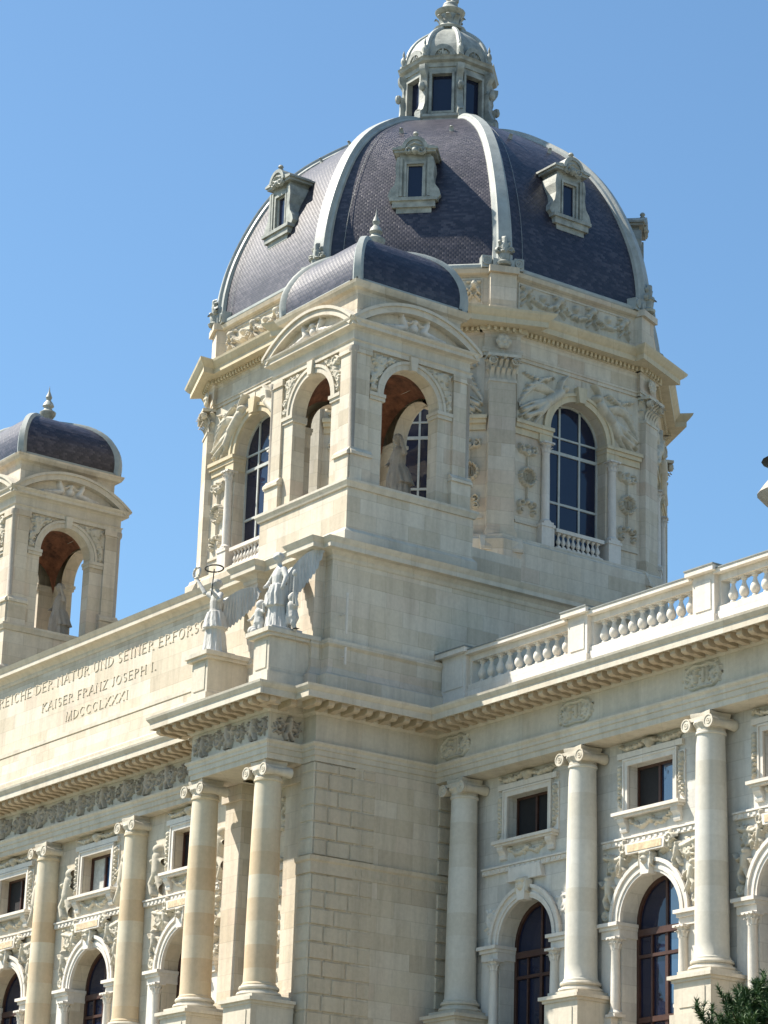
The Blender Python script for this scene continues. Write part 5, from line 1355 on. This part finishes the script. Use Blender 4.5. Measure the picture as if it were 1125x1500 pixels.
# left statue: raises a wreath, hoop on a staff, wing spread to the right
def statue_wreath():
    x, y, z = -5.1, -1.15, 28.72
    st = thing('winged_statue', 'winged stone woman on the left pedestal, raising a small wreath in one hand', 'statue', (x, y, z), 'winged statues on the cornice pedestals')
    st_off = Matrix.Translation((-x, -y, -z))
    m = MB()
    robe(m, [(x, y, z, .43, .40, 1.0), (x, y, z + .12, .42, .39, 1), (x, y, z + .7, .36, .33, .9), (x - .02, y - .03, z + 1.2, .31, .28, .7), (x - .02, y - .05, z + 1.5, .27, .24, .6), (x, y - .03, z + 1.75, .21, .19, .5), (x, y - .02, z + 2.05, .25, .20, .4), (x, y, z + 2.28, .24, .17, .2), (x, y, z + 2.42, .1, .1, 0)], 11, .12)
    robe(m, [(x + .04, y - .04, z + 1.0, .42, .38, 1.1), (x, y - .04, z + 1.35, .36, .32, 1), (x, y - .02, z + 1.65, .28, .26, .8)], 8, .16)
    limb(m, [(x, y, z + 2.35), (x, y - .03, z + 2.56)], [.09, .08]); head(m, x, y - .05, z + 2.7, .17); hair(m, x, y - .05, z + 2.7, .17)
    limb(m, [(x - .2, y, z + 2.28), (x - .55, y - .15, z + 2.5), (x - .85, y - .25, z + 3.0)], [.11, .085, .055]); hand(m, (x - .87, y - .26, z + 3.05), (-.2, -.1, 1), .1)
    limb(m, [(x + .2, y, z + 2.28), (x + .42, y - .2, z + 2.0), (x + .35, y - .42, z + 2.25)], [.11, .085, .055]); hand(m, (x + .35, y - .44, z + 2.3), (0, -.2, 1), .1)
    for sg in (-1, 1): limb(m, [(x + sg * .14, y - .25, z + .05), (x + sg * .16, y - .45, z + .05)], [.1, .07])
    m.box(None, x - .5, x + .5, y - .55, y + .5, z - .0, z + .1)
    b = fuse(m, 'body', 'statue', st, .024); b.matrix_parent_inverse = st_off
    w1 = wing(st, (x + .1, y + .2, z + 2.05), (.5, .86, 0), 1.1, .6, .95); w1.matrix_parent_inverse = st_off
    w2 = wing(st, (x - .12, y + .2, z + 2.05), (-.35, .93, 0), .95, .45, .8); w2.matrix_parent_inverse = st_off
    q = MB(); c = (x - .9, y - .28, z + 3.32); rr = .2
    q.tube([(c[0] + rr * math.cos(t), c[1], c[2] + rr * math.sin(t)) for t in [2 * PI * i / 20 for i in range(21)]], [.045] * 21, 6)
    o = q.build('wreath', 'statue', st, 60); o.matrix_parent_inverse = st_off
    q = MB(); q.tube([(x + .36, y - .46, z + 2.1), (x + .4, y - .42, z + 3.1)], [.02, .02], 6)
    c = (x + .4, y - .42, z + 3.12)
    q.tube([(c[0] + .3 * math.cos(t), c[1] + .3 * math.sin(t), c[2] + .04 * math.cos(t)) for t in [2 * PI * i / 24 for i in range(25)]], [.03] * 25, 6)
    o = q.build('staff_hoop', 'metal', st, 60); o.matrix_parent_inverse = st_off
def statue_children():
    x, y, z = -.95, -1.1, 28.72
    st = thing('winged_statue', 'stone winged woman on the corner pedestal with a child at each side of her robe', 'statue', (x, y, z), 'winged statues on the cornice pedestals')
    off = Matrix.Translation((-x, -y, -z)); m = MB()
    robe(m, [(x, y, z, .48, .42, 1.0), (x, y, z + .12, .46, .40, 1), (x - .02, y, z + .7, .38, .34, .9), (x - .03, y - .03, z + 1.2, .33, .29, .8), (x - .02, y - .04, z + 1.55, .28, .24, .7), (x, y - .03, z + 1.8, .22, .2, .5), (x, y - .02, z + 2.08, .27, .21, .4), (x, y, z + 2.32, .26, .18, .2), (x, y, z + 2.46, .1, .1, 0)], 12, .12)
    robe(m, [(x - .05, y - .06, z + .95, .42, .36, 1.2), (x - .03, y - .06, z + 1.4, .38, .33, 1.1), (x, y - .03, z + 1.75, .3, .27, .8)], 9, .16)
    limb(m, [(x, y, z + 2.4), (x - .02, y - .04, z + 2.6)], [.09, .08]); head(m, x - .02, y - .07, z + 2.75, .18); hair(m, x - .02, y - .07, z + 2.75, .18)
    limb(m, [(x - .22, y, z + 2.3), (x - .42, y - .1, z + 1.95), (x - .3, y - .35, z + 1.7)], [.11, .09, .06]); hand(m, (x - .28, y - .38, z + 1.68), (.3, -1, -.2), .1)
    limb(m, [(x + .22, y, z + 2.3), (x + .45, y - .05, z + 1.95), (x + .5, y - .2, z + 1.6)], [.11, .09, .06]); hand(m, (x + .5, y - .22, z + 1.55), (0, -.3, -1), .1)
    m.box(None, x - .6, x + .6, y - .62, y + .55, z, z + .1)
    b = fuse(m, 'body', 'statue', st, .024); b.matrix_parent_inverse = off
    m = MB(); child(m, x - .62, y - .3, z + .02, 1.25); child(m, x + .55, y + .15, z + .0, 1.35, arm=(x + .85, y + .0, z + 1.4)); m.box(None, x + .75, x + 1.0, y, y + .2, z + .0, z + .02)
    b = fuse(m, 'attendant_children', 'statue', st, .03); b.matrix_parent_inverse = off
    q = MB(); q.tube([(x + .85, y, z + .9), (x + .88, y - .02, z + 1.95)], [.04, .025], 6); ball(q, (x + .88, y - .02, z + 2.0), .08, 1, 1, 1.5); o = q.build('torch', 'statue', st, 40); o.matrix_parent_inverse = off
    q = MB(); ball(q, (x - .75, y - .45, z + .2), .17); ball(q, (x - .6, y - .5, z + .14), .12); o = q.build('globe', 'statue', st, 50); o.matrix_parent_inverse = off
    w1 = wing(st, (x + .1, y + .2, z + 2.1), (.45, .89, 0), 1.05, 1.15, 1.0); w1.matrix_parent_inverse = off
    w2 = wing(st, (x - .12, y + .22, z + 2.1), (-.35, .93, 0), .95, .7, .9); w2.matrix_parent_inverse = off
statue_wreath(); statue_children()
for o in [o for o in bpy.data.objects if o.type == 'EMPTY' and o.name.startswith('winged_statue')]: o.scale = (1.14, 1.14, 1.04)
def tower_statue(cx, cy, label):
    x, y, z = cx, cy, 35.2
    st = thing('tower_statue', label, 'statue', (x, y, z), 'statues standing inside the open corner towers')
    off = Matrix.Translation((-x, -y, -z)); m = MB(); z += .72
    robe(m, [(x, y, z, .62, .55, 1.0), (x, y, z + .5, .55, .5, 1), (x, y - .05, z + 1.1, .48, .42, .9), (x, y - .04, z + 1.6, .36, .31, .6), (x, y, z + 2.05, .38, .28, .5), (x, y, z + 2.3, .34, .22, .2), (x, y, z + 2.45, .12, .12, 0)], 10, .14)
    robe(m, [(x + .1, y + .05, z + .7, .6, .5, 1.1), (x + .05, y, z + 1.2, .5, .42, 1), (x, y, z + 1.55, .38, .33, .7)], 7, .16)
    limb(m, [(x, y, z + 2.35), (x, y - .05, z + 2.6)], [.11, .1]); head(m, x, y - .08, z + 2.78, .21); hair(m, x, y - .08, z + 2.78, .21)
    limb(m, [(x + .3, y, z + 2.2), (x + .6, y - .1, z + 2.0), (x + .55, y - .3, z + 2.6)], [.14, .1, .07]); hand(m, (x + .55, y - .3, z + 2.68), (0, 0, 1), .12)
    limb(m, [(x - .3, y, z + 2.2), (x - .55, y - .1, z + 1.8), (x - .35, y - .4, z + 1.6)], [.14, .1, .07]); hand(m, (x - .33, y - .42, z + 1.6), (1, -.5, 0), .12)
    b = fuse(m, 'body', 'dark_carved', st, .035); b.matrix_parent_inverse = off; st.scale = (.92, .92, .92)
    m = MB(); m.box(None, x - .75, x + .75, y - .7, y + .7, 35.2, 35.35); m.box(None, x - .65, x + .65, y - .6, y + .6, 35.35, 35.85); m.box(None, x - .72, x + .72, y - .67, y + .67, 35.85, 35.97)
    b = m.build('plinth', 'trim', st); b.matrix_parent_inverse = off
tower_statue(-3.2, 5.65, 'robed stone figure inside the open tower nearest the dome, half hidden by its corner pier')
tower_statue(2 * XC + 3.6, 5.6, 'robed stone figure in the shade inside the far left tower')
def dome_statue():
    x, y, z = XC, YC, LZ + 7.3 * LS
    st = thing('dome_statue', 'bronze figure at the very top of the dome, cut off by the upper edge', 'statue', (x, y, z))
    off = Matrix.Translation((-x, -y, -z)); m = MB(); s = 1.35
    ball(m, (x, y, z), .38, 1, 1, .6)
    limb(m, [(x - .12, y, z + .15), (x - .18, y - .1, z + s * .55), (x - .12, y, z + s * 1.05)], [.1, .12, .18]); limb(m, [(x + .18, y + .05, z + .15), (x + .2, y - .05, z + s * .55), (x + .12, y, z + s * 1.05)], [.1, .12, .18])
    limb(m, [(x, y, z + s * 1.05), (x, y, z + s * 1.5), (x, y, z + s * 1.75)], [.24, .22, .28]); ball(m, (x, y - .03, z + s * 2.1), .17, .9, 1, 1.15); limb(m, [(x, y, z + s * 1.8), (x, y, z + s * 2.0)], [.1, .08])
    limb(m, [(x - .25, y, z + s * 1.75), (x - .5, y - .1, z + s * 1.9), (x - .7, y - .2, z + s * 2.3)], [.1, .08, .06]); limb(m, [(x + .25, y, z + s * 1.75), (x + .5, y - .1, z + s * 1.5), (x + .6, y - .3, z + s * 1.35)], [.1, .08, .06])
    robe(m, [(x + .15, y + .15, z + .1, .3, .12, 1), (x + .12, y + .18, z + s * .6, .34, .12, 1), (x + .05, y + .15, z + s * 1.2, .3, .14, 1), (x, y + .12, z + s * 1.75, .26, .12, .5)], 7, .15, 28)
    b = fuse(m, 'body', 'zinc', st, .05); b.matrix_parent_inverse = off
dome_statue()

# ================================================================== conifer at the lower right
def ray_pt(px, py, dist):
    v = rt2 * ((px - 562.5) / FPX) + up2 * (-(py - 750) / FPX) + fw; h = math.hypot(v.x, v.y); return Vector((78.74, -53.15, 1.6)) + v * (dist / h)
def pine():
    top = ray_pt(1118, 1428, 42); bx, by, H = top.x, top.y, top.z
    t = thing('pine_tree', 'dark green pine top poking up at the lower right corner before the wing', 'tree', (bx, by, 0)); off = Matrix.Translation((-bx, -by, 0))
    r_ = random.Random(11); tr = MB(); tr.tube([(bx, by, 0), (bx + .05, by, H * .5), (bx, by, H * .97)], [.22, .13, .03], 10)
    fol = []; fv = []; 
    br = []
    for i in range(210):
        f = (i + r_.random()) / 210; zz = 1.2 + (H - 1.7) * f ** .9; L_ = (1 - f) ** .6 * 2.5 + .3; L_ *= r_.uniform(.6, 1.1); a = i * 2.4 + r_.uniform(-.3, .3)
        p0 = Vector((bx, by, zz)); p1 = p0 + Vector((math.cos(a) * L_ * .7, math.sin(a) * L_ * .7, L_ * .12)); p2 = p0 + Vector((math.cos(a) * L_, math.sin(a) * L_, L_ * .42))
        br.append((p0, p1, p2)); tr.tube([tuple(p0), tuple(p1), tuple(p2)], [.04, .025, .01], 5)
    o = tr.build('trunk', 'bark', t, 50); o.matrix_parent_inverse = off
    def twig(p, d, ln, dens):
        n = int(ln * dens)
        for k in range(n):
            q = p + d * ln * (k + r_.random()) / n; a = Vector((r_.gauss(0, 1), r_.gauss(0, 1), r_.gauss(0, 1))).normalized()
            e = (d * .75 + a * .75).normalized() * r_.uniform(.07, .12); s = e.cross(Vector((r_.gauss(0, 1), r_.gauss(0, 1), r_.gauss(0, 1)))).normalized() * .009
            b_ = len(fv); fv.extend([tuple(q - s), tuple(q + s), tuple(q + e)]); fol.append((b_, b_ + 1, b_ + 2))
    for p0, p1, p2 in br:
        f = p0.z / H
        for s_ in range(12 if f > .45 else 6):
            u = r_.uniform(.25, 1); q = (p0.lerp(p1, u / .7) if u < .7 else p1.lerp(p2, (u - .7) / .3))
            d = Vector((r_.uniform(-.6, .6), r_.uniform(-.6, .6), r_.uniform(.5, 1.1))).normalized(); d = (d + (p2 - p0).normalized() * .5).normalized()
            twig(q, d, r_.uniform(.22, .42), 300 if f > .45 else 100)
        twig(p1, (p2 - p1).normalized(), (p2 - p1).length, 260 if f > .45 else 90)
    twig(Vector((bx, by, H - .5)), Vector((0, 0, 1)), .55, 350)
    me = bpy.data.meshes.new('crown'); me.from_pydata(fv, [], fol); me.update()
    mt, n, p, L = new_mat('pine_needles'); g_ = n.nodes.new('ShaderNodeNewGeometry')
    c = ramp(n, noise(n, g_.outputs['Position'], 3.5, 4), [(0.3, (0.022, 0.05, 0.014)), (0.7, (0.075, 0.13, 0.035))]); L.new(c, p.inputs['Base Color']); p.inputs['Roughness'].default_value = .6
    me.materials.append(mt); o = bpy.data.objects.new('crown', me); COL.objects.link(o); o.parent = t; o.matrix_parent_inverse = off
pine()
